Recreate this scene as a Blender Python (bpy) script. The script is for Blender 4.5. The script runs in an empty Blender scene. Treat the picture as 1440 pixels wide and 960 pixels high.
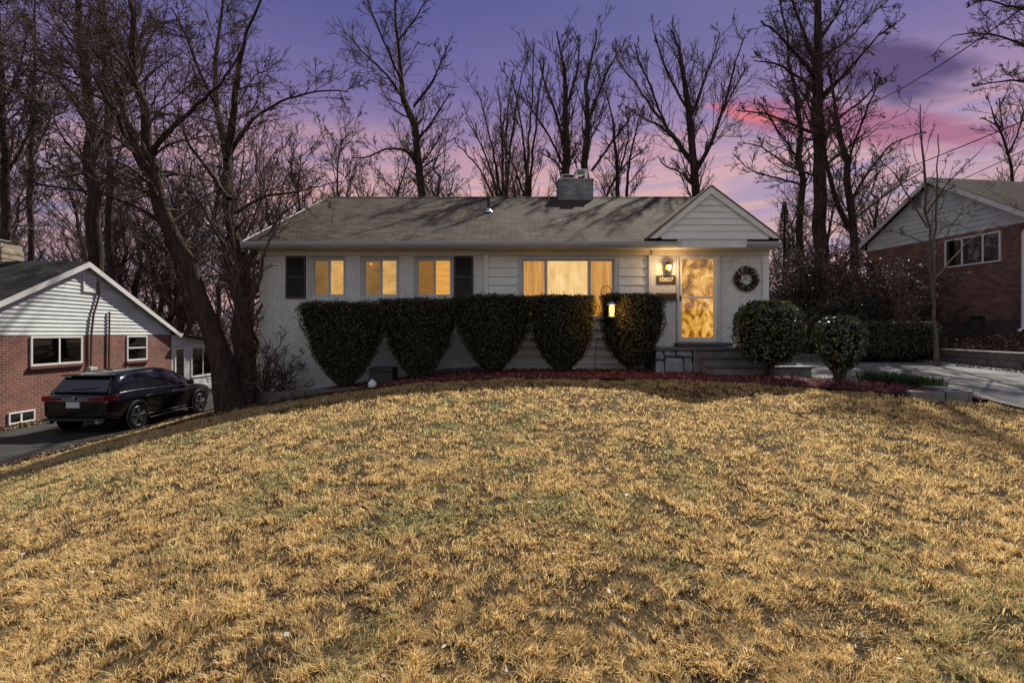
import bpy, math, random
import numpy as np
from mathutils import Vector
PI = math.pi
F = 720.0; HOR = 468.0
scene = bpy.context.scene
COL = scene.collection
random.seed(4)

def P(px, py, Y): return np.array([(px-720)/F*Y, Y, (HOR-py)/F*Y])
def fx(px, Y=12.4): return (px-720)/F*Y
def fz(py, Y=12.4): return (HOR-py)/F*Y

# ------------------------------------------------------------------ materials
MATS = {}
class NT:
    def __init__(s, nt): s.nt = nt; s.n = nt.nodes; s.l = nt.links
    def add(s, t, **k):
        n = s.n.new(t)
        for a, b in k.items(): setattr(n, a, b)
        return n
    def link(s, a, b): s.l.new(a, b)
    def val(s, sock, v):
        if isinstance(v, bpy.types.NodeSocket): s.link(v, sock)
        else: sock.default_value = v
    def math(s, op, a, b=0.0, c=0.0, clamp=False):
        n = s.add('ShaderNodeMath', operation=op); n.use_clamp = clamp
        s.val(n.inputs[0], a); s.val(n.inputs[1], b); s.val(n.inputs[2], c)
        return n.outputs[0]
    def noise(s, scale, detail=3, rough=.6, vec=None, dist=0):
        n = s.add('ShaderNodeTexNoise'); n.inputs['Scale'].default_value = scale
        n.inputs['Detail'].default_value = detail; n.inputs['Roughness'].default_value = rough
        n.inputs['Distortion'].default_value = dist
        if vec: s.link(vec, n.inputs['Vector'])
        return n.outputs['Fac']
    def obj(s, scale=(1,1,1)):
        c = s.add('ShaderNodeTexCoord'); m = s.add('ShaderNodeMapping')
        m.inputs['Scale'].default_value = scale
        s.link(c.outputs['Object'], m.inputs['Vector']); return m.outputs[0]
    def ramp(s, fac, stops, interp='LINEAR'):
        r = s.add('ShaderNodeValToRGB'); e = r.color_ramp; e.interpolation = interp
        while len(e.elements) > 1: e.elements.remove(e.elements[-1])
        e.elements[0].position = stops[0][0]; e.elements[0].color = (*stops[0][1], 1)
        for p, c in stops[1:]:
            q = e.elements.new(p); q.color = (*c, 1)
        s.val(r.inputs[0], fac); return r.outputs[0]
    def mix(s, fac, a, b, mode='MIX'):
        n = s.add('ShaderNodeMix', data_type='RGBA', blend_type=mode)
        s.val(n.inputs[0], fac)
        s.val(n.inputs[6], (*a, 1) if isinstance(a, tuple) else a)
        s.val(n.inputs[7], (*b, 1) if isinstance(b, tuple) else b)
        return n.outputs[2]
    def bump(s, h, strength=.5, dist=.02):
        b = s.add('ShaderNodeBump'); b.inputs['Strength'].default_value = strength
        b.inputs['Distance'].default_value = dist
        s.link(h, b.inputs['Height']); return b.outputs[0]

def mat(name, fn):
    if name in MATS: return MATS[name]
    m = bpy.data.materials.new(name); m.use_nodes = True
    t = NT(m.node_tree)
    fn(t, t.n['Principled BSDF']); MATS[name] = m
    return m

def simple(name, col, rough=.7, var=.15, scale=6, metal=0, spec=.5, bump=0, stretch=(1,1,1)):
    def fn(t, b):
        n = t.noise(scale, 4, .65, t.obj(stretch))
        dark = tuple(c*(1-var) for c in col); lite = tuple(min(1, c*(1+var)) for c in col)
        t.link(t.ramp(n, [(.3, dark), (.7, lite)]), b.inputs['Base Color'])
        b.inputs['Roughness'].default_value = rough; b.inputs['Metallic'].default_value = metal
        b.inputs['Specular IOR Level'].default_value = spec
        if bump: t.link(t.bump(n, bump, .02), b.inputs['Normal'])
    return mat(name, fn)

def emissive(name, c1, c2, strength, scale=(3,3,3), det=2):
    def fn(t, b):
        n = t.noise(1, det, .6, t.obj(scale))
        c = t.ramp(n, [(.32, c1), (.68, c2)])
        t.link(c, b.inputs['Base Color']); t.link(c, b.inputs['Emission Color'])
        b.inputs['Emission Strength'].default_value = strength
        b.inputs['Roughness'].default_value = .8
    return mat(name, fn)

def brick(name, c1, c2, mortar, axis, bw=.215, bh=.075, mort=.01, var=.4, rough=.85, bstr=.6, dirt=(.5,.5)):
    def fn(t, b):
        c = t.add('ShaderNodeTexCoord'); s = t.add('ShaderNodeSeparateXYZ'); q = t.add('ShaderNodeCombineXYZ')
        t.link(c.outputs['Object'], s.inputs[0])
        t.link(s.outputs[axis], q.inputs[0]); t.link(s.outputs[2], q.inputs[1])
        k = t.add('ShaderNodeTexBrick'); t.link(q.outputs[0], k.inputs['Vector'])
        k.inputs['Scale'].default_value = 1; k.inputs['Brick Width'].default_value = bw
        k.inputs['Row Height'].default_value = bh; k.inputs['Mortar Size'].default_value = mort
        k.inputs['Mortar Smooth'].default_value = .3; k.inputs['Bias'].default_value = 0
        k.inputs['Color1'].default_value = (*c1, 1); k.inputs['Color2'].default_value = (*c2, 1)
        k.inputs['Mortar'].default_value = (*mortar, 1)
        n = t.noise(2.2, 5, .7, t.obj()); n2 = t.noise(14, 3, .7, t.obj())
        col = t.mix(1, k.outputs['Color'], t.ramp(n, [(.3, (1-var,)*3), (.7, (1+var*.2,)*3)]), 'MULTIPLY')
        col = t.mix(.6, col, t.ramp(n2, [(.3, (.75,)*3), (.7, (1.1,)*3)]), 'MULTIPLY')
        t.link(col, b.inputs['Base Color']); b.inputs['Roughness'].default_value = rough
        h = t.math('SUBTRACT', t.math('MULTIPLY', n2, .4), k.outputs['Fac'])
        t.link(t.bump(h, bstr, .012), b.inputs['Normal'])
    return mat(name, fn)

def shingle(name, cols, moss):
    def fn(t, b):
        k = t.add('ShaderNodeTexBrick'); t.link(t.obj(), k.inputs['Vector'])
        k.inputs['Scale'].default_value = 1; k.inputs['Brick Width'].default_value = .32
        k.inputs['Row Height'].default_value = .14; k.inputs['Mortar Size'].default_value = .012
        k.inputs['Color1'].default_value = (*cols[0], 1); k.inputs['Color2'].default_value = (*cols[1], 1)
        k.inputs['Mortar'].default_value = (.02,.018,.016, 1); k.inputs['Mortar Smooth'].default_value = .5
        n = t.noise(.55, 6, .68, t.obj((1, .6, 1)), .6); n2 = t.noise(40, 3, .7, t.obj((1,1.4,1)))
        n3 = t.noise(1.7, 5, .7, t.obj((1, .35, 1)))
        c = t.mix(t.ramp(n, [(.42, (0,0,0)), (.7, (.6,.6,.6))]), k.outputs['Color'], moss)
        c = t.mix(.9, c, t.ramp(n2, [(.3, (.4,)*3), (.7, (1.5,)*3)]), 'MULTIPLY')
        c = t.mix(.8, c, t.ramp(n3, [(.32, (.5,.47,.47)), (.62, (1.15,1.13,1.1))]), 'MULTIPLY')
        t.link(c, b.inputs['Base Color']); b.inputs['Roughness'].default_value = .92; b.inputs['Specular IOR Level'].default_value = .08
        h = t.math('SUBTRACT', n2, t.math('MULTIPLY', k.outputs['Fac'], 2))
        t.link(t.bump(h, .7, .015), b.inputs['Normal'])
    return mat(name, fn)

def tinted(name, stops, rough=.75, spec=.3, transl=0.0):
    def fn(t, b):
        a = t.add('ShaderNodeAttribute'); a.attribute_name = 'tint'
        c = t.ramp(a.outputs['Fac'], stops)
        t.link(c, b.inputs['Base Color']); b.inputs['Roughness'].default_value = rough
        b.inputs['Specular IOR Level'].default_value = spec
        if transl:
            tr = t.add('ShaderNodeBsdfTranslucent'); t.link(c, tr.inputs[0])
            mx = t.add('ShaderNodeMixShader'); mx.inputs[0].default_value = transl
            t.link(b.outputs[0], mx.inputs[1]); t.link(tr.outputs[0], mx.inputs[2])
            t.link(mx.outputs[0], t.n['Material Output'].inputs[0])
    return mat(name, fn)

def glassmat(name, refl=.12, tint=(1,1,1)):
    def fn(t, b):
        t.n.remove(b)
        tr = t.add('ShaderNodeBsdfTransparent'); tr.inputs[0].default_value = (*tint, 1)
        g = t.add('ShaderNodeBsdfGlossy'); g.inputs['Roughness'].default_value = .03
        nz = t.noise(1.5, 1, .5, t.obj()); t.link(t.bump(nz, .15, .02), g.inputs['Normal'])
        lw = t.add('ShaderNodeFresnel'); lw.inputs[0].default_value = 1.5
        mx = t.add('ShaderNodeMixShader')
        t.link(t.math('ADD', lw.outputs[0], refl, clamp=True), mx.inputs[0])
        t.link(tr.outputs[0], mx.inputs[1]); t.link(g.outputs[0], mx.inputs[2])
        t.link(mx.outputs[0], t.n['Material Output'].inputs[0])
    return mat(name, fn)

WHITE_BRICK = brick('white_painted_brick', (.78,.77,.76), (.73,.72,.72), (.63,.62,.62), 0, var=.16, bstr=.55, mort=.008)
RED_BRICK = brick('red_brick', (.30,.085,.055), (.17,.05,.038), (.33,.27,.23), 1, var=.35)
BROWN_BRICK = brick('brown_brick', (.36,.15,.095), (.14,.062,.045), (.30,.24,.20), 1, var=.4)
CHIM_BRICK = brick('weathered_white_brick', (.50,.50,.50), (.36,.36,.37), (.2,.2,.2), 0, var=.5, bstr=1)
WHITE_PAINT = simple('white_trim_paint', (.74,.73,.71), .5, .07, 5)
CREAM = simple('cream_trim_paint', (.60,.54,.44), .55, .1, 4)
SIDING_W = simple('white_siding', (.76,.75,.73), .55, .1, 2.5, stretch=(.4,1,3))
SIDING_N = simple('aged_white_siding', (.62,.66,.65), .6, .14, 1.6, stretch=(1,.5,2))
FRAME = simple('window_frame_paint', (.52,.53,.56), .45, .06, 6)
DARKTRIM = simple('dark_trim', (.02,.022,.026), .5, .2, 8)
SHUTTER = simple('shutter_paint', (.022,.021,.021), .5, .2, 9)
BROWNEDGE = simple('brown_roof_edge', (.16,.10,.08), .8, .2, 8)
METAL_G = simple('galvanised_metal', (.6,.62,.64), .35, .1, 10, metal=.9)
GUTTER = simple('gutter_metal', (.40,.42,.46), .4, .1, 3, stretch=(1,1,8))
ROOF = shingle('old_asphalt_shingles', ((.045,.036,.031), (.125,.10,.084)), (.10,.077,.054))
ROOF_D = shingle('dark_shingles', ((.035,.037,.036), (.065,.064,.06)), (.05,.052,.046))
ROOF_M = shingle('mossy_shingles', ((.035,.025,.02), (.062,.046,.036)), (.05,.038,.024))
STONE = simple('grey_stone', (.19,.18,.17), .85, .45, 3.5, bump=.8)
STONE_D = simple('dark_slate', (.075,.08,.095), .7, .35, 5, bump=.4)
STONE_T = simple('tan_fieldstone', (.33,.27,.18), .85, .5, 5, bump=.8)
BLOCK = simple('retaining_block', (.12,.105,.095), .9, .4, 5, bump=.9)
BRASS = simple('aged_brass', (.16,.085,.03), .4, .3, 20, metal=.6)
BRONZE = simple('bronze_metal', (.10,.07,.035), .45, .3, 12, metal=.5)
BLACKIRON = simple('black_iron', (.015,.014,.013), .5, .2, 12)
BLACKP = simple('black_plastic', (.02,.021,.023), .6, .3, 5)
WHITEP = simple('white_plastic', (.75,.77,.8), .4, .05, 5)
CARPAINT = simple('black_car_paint', (.006,.006,.008), .09, .1, 5, spec=.8)
CARGLASS = simple('tinted_car_glass', (.012,.014,.018), .04, .1, 5, spec=1)
RUBBER = simple('tyre_rubber', (.010,.010,.010), .95, .2, 9, spec=.05)
ALLOY = simple('dark_alloy', (.22,.23,.24), .28, .15, 9, metal=.9)
CHROME = simple('chrome', (.6,.6,.62), .18, .1, 9, metal=1)
REDLENS = simple('red_lens', (.26,.008,.016), .15, .15, 9)
INTERIOR = simple('dim_interior', (.10,.11,.10), .9, .4, 2)
CURTW = simple('pale_curtain', (.42,.43,.40), .9, .25, 3, stretch=(1,8,.3))
GLASS = glassmat('window_glass', .03)
GLASS_N = glassmat('dark_window_glass', .18, (.8,.85,.82))
AMBER = emissive('lit_blind', (.50,.25,.02), (.74,.40,.04), .55, (1.5,1.5,26), 1)
AMBER_D = emissive('lit_drape', (.40,.18,.015), (.78,.42,.07), .46, (16,1,.6), 3)
SHEER = emissive('lit_sheer', (.62,.40,.13), (.86,.62,.28), .60, (7,1,2.2), 7)
AMBER_R = emissive('lit_room_reflections', (.40,.22,.03), (.70,.42,.11), .58, (3,3,5), 9)  # fine mottling paints branch reflections into the glow of the left two windows
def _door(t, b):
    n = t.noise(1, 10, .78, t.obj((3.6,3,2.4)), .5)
    c = t.ramp(n, [(.40,(.13,.05,.003)),(.47,(.34,.14,.008)),(.52,(.66,.32,.03)),(.62,(.95,.62,.22))])  # gold and brown blotches paint tree reflections into the door glow
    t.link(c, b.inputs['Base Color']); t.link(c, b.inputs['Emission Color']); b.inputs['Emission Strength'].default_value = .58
SCREEN = glassmat('insect_screen', 0, (.62,.60,.55))
AMBER_DOOR = mat('lit_door_reflections', _door)
LAMPGLOW = emissive('lamp_glow', (1,.48,.10), (1,.50,.09), .62)
def _bark(t, b):
    n = t.noise(1, 5, .7, t.obj((14,14,3)), .4); n2 = t.noise(1.2, 3, .6, t.obj())
    c = t.mix(.7, t.ramp(n, [(.3,(.018,.013,.011)),(.7,(.095,.068,.056))]), t.ramp(n2, [(.3,(.6,.6,.6)),(.7,(1.1,1.0,.95))]), 'MULTIPLY')
    t.link(c, b.inputs['Base Color']); b.inputs['Roughness'].default_value = .95
    b.inputs['Specular IOR Level'].default_value = .1
    t.link(t.bump(n, 1, .03), b.inputs['Normal'])
BARK = mat('bark', _bark)
TWIG = simple('twig_bark', (.10,.072,.06), .9, .4, 3, spec=.15)
BUDS = tinted('dry_leaves', [(0,(.03,.02,.015)),(.6,(.09,.05,.03)),(1,(.16,.085,.04))], .9, .1)
PALEBARK = simple('pale_bark', (.11,.082,.065), .9, .4, 5, spec=.2)

# ------------------------------------------------------------------ objects
def tag(o, label=None, cat=None, group=None, kind=None):
    if label: o['label'] = label
    if cat: o['category'] = cat
    if group: o['group'] = group
    if kind: o['kind'] = kind
    return o
WLOC = {}
def empty(name, loc, label, cat, group=None):
    o = bpy.data.objects.new(name, None); COL.objects.link(o); o.location = loc
    WLOC[o] = np.array(loc, float); o.empty_display_size = .2
    return tag(o, label, cat, group)
def link(name, me, parent):
    o = bpy.data.objects.new(name, me); COL.objects.link(o)
    if parent is not None: o.parent = parent
    return o
def np_mesh(name, V, Fs, m, parent=None, smooth=False, tint=None):
    V = np.asarray(V, float)
    base = WLOC.get(parent, np.zeros(3)) if parent is not None else np.zeros(3)
    V = V - base
    me = bpy.data.meshes.new(name)
    me.vertices.add(len(V)); me.vertices.foreach_set('co', V.astype(np.float32).ravel())
    if not isinstance(Fs, list): Fs = [Fs]
    tot = sum(len(f) for f in Fs); nl = sum(f.size for f in Fs)
    me.loops.add(nl); me.polygons.add(tot)
    me.loops.foreach_set('vertex_index', np.concatenate([f.ravel() for f in Fs]).astype(np.int32))
    cnt = np.concatenate([np.full(len(f), f.shape[1]) for f in Fs])
    st = np.concatenate([[0], np.cumsum(cnt)[:-1]])
    me.polygons.foreach_set('loop_start', st.astype(np.int32))
    try: me.polygons.foreach_set('loop_total', cnt.astype(np.int32))
    except Exception: pass
    if smooth: me.polygons.foreach_set('use_smooth', np.ones(tot, bool))
    me.update(calc_edges=True)
    if tint is not None:
        a = me.attributes.new('tint', 'FLOAT', 'FACE'); a.data.foreach_set('value', np.asarray(tint, np.float32))
    me.materials.append(m)
    o = link(name, me, parent)
    if parent is not None: WLOC[o] = base
    return o

class MB:
    def __init__(s): s.v = []; s.f = []
    def poly(s, pts, faces):
        k = len(s.v); s.v += [tuple(map(float, p)) for p in pts]; s.f += [tuple(i+k for i in f) for f in faces]; return s
    def box(s, x0, x1, y0, y1, z0, z1, M=None):
        if x0 > x1: x0, x1 = x1, x0
        if y0 > y1: y0, y1 = y1, y0
        if z0 > z1: z0, z1 = z1, z0
        p = [(x0,y0,z0),(x1,y0,z0),(x1,y1,z0),(x0,y1,z0),(x0,y0,z1),(x1,y0,z1),(x1,y1,z1),(x0,y1,z1)]
        if M: p = [M(*q) for q in p]
        return s.poly(p, [(0,3,2,1),(4,5,6,7),(0,1,5,4),(1,2,6,5),(2,3,7,6),(3,0,4,7)])
    def prism(s, pts, ext):       # closed polygon (3D points) extruded by vector
        n = len(pts); e = np.array(ext, float)
        p = [tuple(q) for q in pts] + [tuple(np.array(q)+e) for q in pts]
        fs = [tuple(range(n))[::-1], tuple(range(n, 2*n))] + [(i, (i+1) % n, n+(i+1) % n, n+i) for i in range(n)]
        return s.poly(p, fs)
    def tube(s, pts, rad, n=8, caps=True):
        pts = np.array(pts, float); r = np.full(len(pts), rad, float) if np.isscalar(rad) else np.array(rad, float)
        V, Fc = tubes(pts[None], r[None], n)
        fs = [tuple(f) for f in Fc]
        if caps: fs += [tuple(range(n))[::-1], tuple(range((len(pts)-1)*n, len(pts)*n))]
        return s.poly(V, fs)
    def lathe(s, c, prof, n=16, axis=2, caps=True):
        pts = []
        for r, h in prof:
            for i in range(n):
                a = 2*PI*i/n; q = [r*math.cos(a), r*math.sin(a), h]
                if axis == 0: q = [h, q[0], q[1]]
                if axis == 1: q = [q[0], h, q[1]]
                pts.append((c[0]+q[0], c[1]+q[1], c[2]+q[2]))
        m = len(prof)
        fs = [(j*n+i, j*n+(i+1) % n, (j+1)*n+(i+1) % n, (j+1)*n+i) for j in range(m-1) for i in range(n)]
        if caps: fs += [tuple(range(n))[::-1], tuple(range((m-1)*n, m*n))]
        return s.poly(pts, fs)
    def build(s, name, m, parent=None, bevel=0, smooth=False, M=None):
        base = WLOC.get(parent, np.zeros(3)) if parent is not None else np.zeros(3)
        me = bpy.data.meshes.new(name)
        v = s.v if M is None else [M(*q) for q in s.v]
        me.from_pydata([tuple(np.array(q)-base) for q in v], [], s.f); me.update()
        me.materials.append(m)
        if smooth: me.polygons.foreach_set('use_smooth', np.ones(len(me.polygons), bool))
        o = link(name, me, parent)
        if parent is not None: WLOC[o] = base
        if bevel:
            b = o.modifiers.new('bevel', 'BEVEL'); b.width = bevel; b.segments = 2; b.limit_method = 'ANGLE'
        return o

def tubes(Pn, R, n=3):
    """Pn (M,K,3), R (M,K) -> verts, quads"""
    M, K, _ = Pn.shape
    T = np.empty_like(Pn); T[:,1:-1] = Pn[:,2:]-Pn[:,:-2]; T[:,0] = Pn[:,1]-Pn[:,0]; T[:,-1] = Pn[:,-1]-Pn[:,-2]
    T /= np.linalg.norm(T, axis=2, keepdims=True)+1e-9
    mean = Pn[:,-1]-Pn[:,0]; mean /= np.linalg.norm(mean, axis=1, keepdims=True)+1e-9
    ref = np.where(np.abs(mean[:,2:3]) > .8, np.array([[1.,0,0]]), np.array([[0,0,1.]]))[:,None,:]
    A = np.cross(T, ref); A /= np.linalg.norm(A, axis=2, keepdims=True)+1e-9
    B = np.cross(T, A)
    an = np.arange(n)*2*PI/n
    V = Pn[:,:,None,:] + R[:,:,None,None]*(A[:,:,None,:]*np.cos(an)[None,None,:,None] + B[:,:,None,:]*np.sin(an)[None,None,:,None])
    i = np.arange(M)[:,None,None]*K*n; j = np.arange(K-1)[None,:,None]*n; k = np.arange(n)[None,None,:]; k2 = (k+1) % n
    Q = np.stack([i+j+k, i+j+k2, i+j+n+k2, i+j+n+k], -1).reshape(-1, 4)
    return V.reshape(-1, 3), Q

def copy_tree(o, parent=None):
    c = o.copy(); COL.objects.link(c); c.parent = parent
    for ch in [x for x in bpy.data.objects if x.parent == o]: copy_tree(ch, c)
    return c

def unit(v): return v/(np.linalg.norm(v, axis=-1, keepdims=True)+1e-9)

def vnoise(x, y, s, seed=0):
    x = np.asarray(x)/s; y = np.asarray(y)/s
    xi = np.floor(x).astype(np.int64); yi = np.floor(y).astype(np.int64); xf = x-xi; yf = y-yi
    def h(a, b):
        q = (a*374761393 + b*668265263 + seed*1442695041) & 0xffffffff
        q = ((q ^ (q >> 13))*1274126177) & 0xffffffff
        return ((q ^ (q >> 16)) & 0xffff)/65535.
    u = xf*xf*(3-2*xf); v = yf*yf*(3-2*yf)
    return (h(xi,yi)*(1-u)+h(xi+1,yi)*u)*(1-v)+(h(xi,yi+1)*(1-u)+h(xi+1,yi+1)*u)*v

def leafquads(rng, C, size, aspect=.55, N=None, jit=1.0):
    n = len(C); sz = size*(.6+.8*rng.random(n))
    a = unit(rng.normal(size=(n,3))) if N is None else unit(N+jit*rng.normal(size=(n,3)))
    t = unit(np.cross(a, rng.normal(size=(n,3)))); b = np.cross(a, t)
    L = t*sz[:,None]*.5; W = b*(sz*aspect)[:,None]*.5
    V = np.stack([C-L, C+W, C+L, C-W], 1).reshape(-1,3)
    return V, np.arange(4*n).reshape(-1,4)

# ------------------------------------------------------------------ terrain
_by = [-60, 0, 2, 5, 7.5, 9, 12, 20, 40, 160]; _bz = [-2.0, -1.62, -1.58, -1.30, -1.07, -.94, -.88, -.82, -.6, 0]
_sx = [-60,-14,-10.1,-9.6,-8,-6,-4,-2,0,7,60]; _sz = [-1.78,-1.76,-1.74,-1.66,-1.28,-.78,-.40,-.13,0,-.02,-.02]
def wall_x(y): return np.interp(y, [4, 11.5, 16.5, 24], [11.0, 11.6, 12.7, 13.6])
def H(x, y):
    x = np.asarray(x, float); y = np.asarray(y, float)
    b = (np.interp(y-.5, _by, _bz)+np.interp(y+.5, _by, _bz)+np.interp(y, _by, _bz))/3
    s = (np.interp(x-.6, _sx, _sz)+np.interp(x+.6, _sx, _sz)+np.interp(x, _sx, _sz))/3
    z = b+s
    # drive on the left is level
    w = np.clip((-9.4-x)/.9, 0, 1); w = w*w*(3-2*w)
    z = z*(1-w) + w*(-2.64)
    # raised yard to the right of the retaining wall
    wx = wall_x(y); q = np.clip((x-wx-.12)/.25, 0, 1)*np.clip((y-3)/3, 0, 1)*np.clip((30-y)/8, 0, 1)
    r = np.interp(x-wx, [0, .5, 2.6, 8], [-.5, -.45, -.06, .0])
    z = z*(1-q)+q*r
    return z
def axis_pts(lo, f0, f1, hi, fine, growth=1.25):
    a = list(np.arange(f0, f1+1e-6, fine)); s = fine
    while a[-1] < hi: s *= growth; a.append(a[-1]+s)
    s = fine
    while a[0] > lo: s *= growth; a.insert(0, a[0]-s)
    return np.array(a)
gx = axis_pts(-220, -16, 18, 220, .2); gy = axis_pts(-60, 0, 22, 260, .2)
GX, GY = np.meshgrid(gx, gy)
GZ = H(GX, GY)
inl = (GX > -9.6) & (GX < 7.2) & (GY < 10.5)
GZ = GZ + np.where(inl, (vnoise(GX, GY, .9, 3)-.5)*.05 + (vnoise(GX, GY, .35, 5)-.5)*.02, 0)
n0, n1 = GX.shape
idx = np.arange(n0*n1).reshape(n0, n1)
Q = np.stack([idx[:-1,:-1], idx[:-1,1:], idx[1:,1:], idx[1:,:-1]], -1).reshape(-1,4)
def _soil(t, b):
    n = t.noise(3.5, 6, .75, t.obj()); n2 = t.noise(.35, 3, .6, t.obj()); n3 = t.noise(30, 3, .7, t.obj())
    c = t.ramp(n, [(.3,(.018,.013,.008)),(.5,(.055,.038,.02)),(.7,(.14,.10,.05))])
    c = t.mix(t.ramp(n2, [(.5,(0,0,0)),(.7,(.25,.25,.25))]), c, (.08,.09,.035))
    c = t.mix(.8, c, t.ramp(n3, [(.3,(.5,.5,.5)),(.7,(1.3,1.3,1.3))]), 'MULTIPLY')
    t.link(c, b.inputs['Base Color']); b.inputs['Roughness'].default_value = 1
    b.inputs['Specular IOR Level'].default_value = .1
    t.link(t.bump(n3, .8, .03), b.inputs['Normal'])
tag(np_mesh('ground', np.stack([GX.ravel(), GY.ravel(), GZ.ravel()], 1), Q, mat('ground_soil', _soil), smooth=True), kind='structure')

# ---- lawn outline: front edge of planting bed
_mx = [-11,-7.2,-6.2,-5, -3, 0, 3, 4.6, 5.6, 6.4, 7.0, 7.4]; _mf = [16.4,16.2,12.6,10.9,10.5,10.25,9.9,9.35,8.75,8.25,7.95,7.9]
def bed_front(x): return np.interp(x, _mx, _mf)
def bed_back(x): return np.interp(x, [-5, 3, 4.9, 6.2, 7.0, 7.4], [12.38, 12.0, 11.0, 10.1, 9.2, 8.6])
def sheet(name, U, fa, fb, m, dz, nv=30, flip=False, skirt=True):
    """strip sheet between curves a(u), b(u)"""
    pts = []
    for u in U:
        a, b = np.array(fa(u)), np.array(fb(u))
        for k in range(nv+1):
            q = a+(b-a)*k/nv; pts.append((q[0], q[1], float(H(q[0], q[1]))+dz))
    nu = len(U); ii = np.arange(nu*(nv+1)).reshape(nu, nv+1)
    Qs = np.stack([ii[:-1,:-1], ii[1:,:-1], ii[1:,1:], ii[:-1,1:]], -1).reshape(-1,4)
    o = np_mesh(name, np.array(pts), Qs, m, smooth=True)
    return tag(o, kind='structure')
def _conc(t, b):
    n = t.noise(1.3, 6, .7, t.obj()); n2 = t.noise(45, 3, .7, t.obj())
    c = t.mix(.7, t.ramp(n, [(.28,(.085,.083,.078)),(.45,(.16,.157,.15)),(.7,(.25,.245,.235))]), t.ramp(n2, [(.3,(.75,)*3),(.7,(1.15,)*3)]), 'MULTIPLY')
    s = t.add('ShaderNodeSeparateXYZ'); t.link(t.obj(), s.inputs[0])
    j = t.math('PINGPONG', s.outputs[1], 1.5); j = t.math('LESS_THAN', j, .012)
    c = t.mix(j, c, (.05,.05,.045))
    t.link(c, b.inputs['Base Color']); b.inputs['Roughness'].default_value = .9; b.inputs['Specular IOR Level'].default_value = .12
    t.link(t.bump(n2, .4, .01), b.inputs['Normal'])
CONC = mat('concrete', _conc)
def _asph(t, b):
    n = t.noise(.9, 5, .7, t.obj((1,.4,1))); n2 = t.noise(60, 3, .7, t.obj())
    c = t.mix(.8, t.ramp(n, [(.3,(.022,.022,.022)),(.7,(.055,.053,.05))]), t.ramp(n2, [(.3,(.6,)*3),(.7,(1.35,)*3)]), 'MULTIPLY')
    t.link(c, b.inputs['Base Color']); b.inputs['Roughness'].default_value = .9; b.inputs['Specular IOR Level'].default_value = .12
    t.link(t.bump(n2, .5, .01), b.inputs['Normal'])
ASPH = mat('asphalt', _asph)
def _mul(t, b):
    n = t.noise(38, 4, .75, t.obj()); n2 = t.noise(1.5, 3, .6, t.obj())
    c = t.ramp(n, [(.3,(.02,.008,.008)),(.55,(.12,.03,.03)),(.75,(.24,.065,.06))])
    t.link(c, b.inputs['Base Color']); b.inputs['Roughness'].default_value = .95
    t.link(t.bump(n, 1, .03), b.inputs['Normal'])
MULCH = mat('red_mulch', _mul)
sheet('walkway', np.linspace(9.0, 15.0, 60), lambda y: (np.interp(y, [8.6,9.2,10.1,11.0,12.0,15], [7.35,7.02,6.2,4.9,4.6,6.3]), y),
      lambda y: (7.6, y), CONC, .018)
sheet('driveway', np.linspace(1.0, 16.5, 90), lambda y: (float(np.interp(y,[7.8,8.2,9.2],[7.36,7.38,7.56])), y), lambda y: (float(wall_x(y))-.05, y), CONC, .022)
sheet('driveway_asphalt', np.linspace(3, 30, 110), lambda y: (-10.05, y), lambda y: (-13.6, y), ASPH, .03)
sheet('planting_bed', np.linspace(-5, 7.38, 90), lambda x: (x, float(bed_front(x))), lambda x: (x, float(bed_back(x))), MULCH, .03)

# wood chips
rng = np.random.default_rng(7)
n = 9000; x = rng.uniform(-4.9, 7.3, n); y = bed_front(x)+(bed_back(x)-bed_front(x))*rng.random(n)
C = np.stack([x, y, H(x,y)+.04+.02*rng.random(n)], 1)
V, Fq = leafquads(rng, C, .07, .35, np.tile([0,0,1.], (n,1)), .5)
tag(np_mesh('wood_chips', V, Fq, tinted('mulch_chips', [(0,(.035,.012,.012)),(.5,(.22,.045,.05)),(.88,(.36,.11,.11)),(1,(.34,.22,.19))], .9), tint=rng.random(n)),
    'red shredded wood chips covering the planting bed before the white house', 'mulch', kind='stuff')

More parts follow.
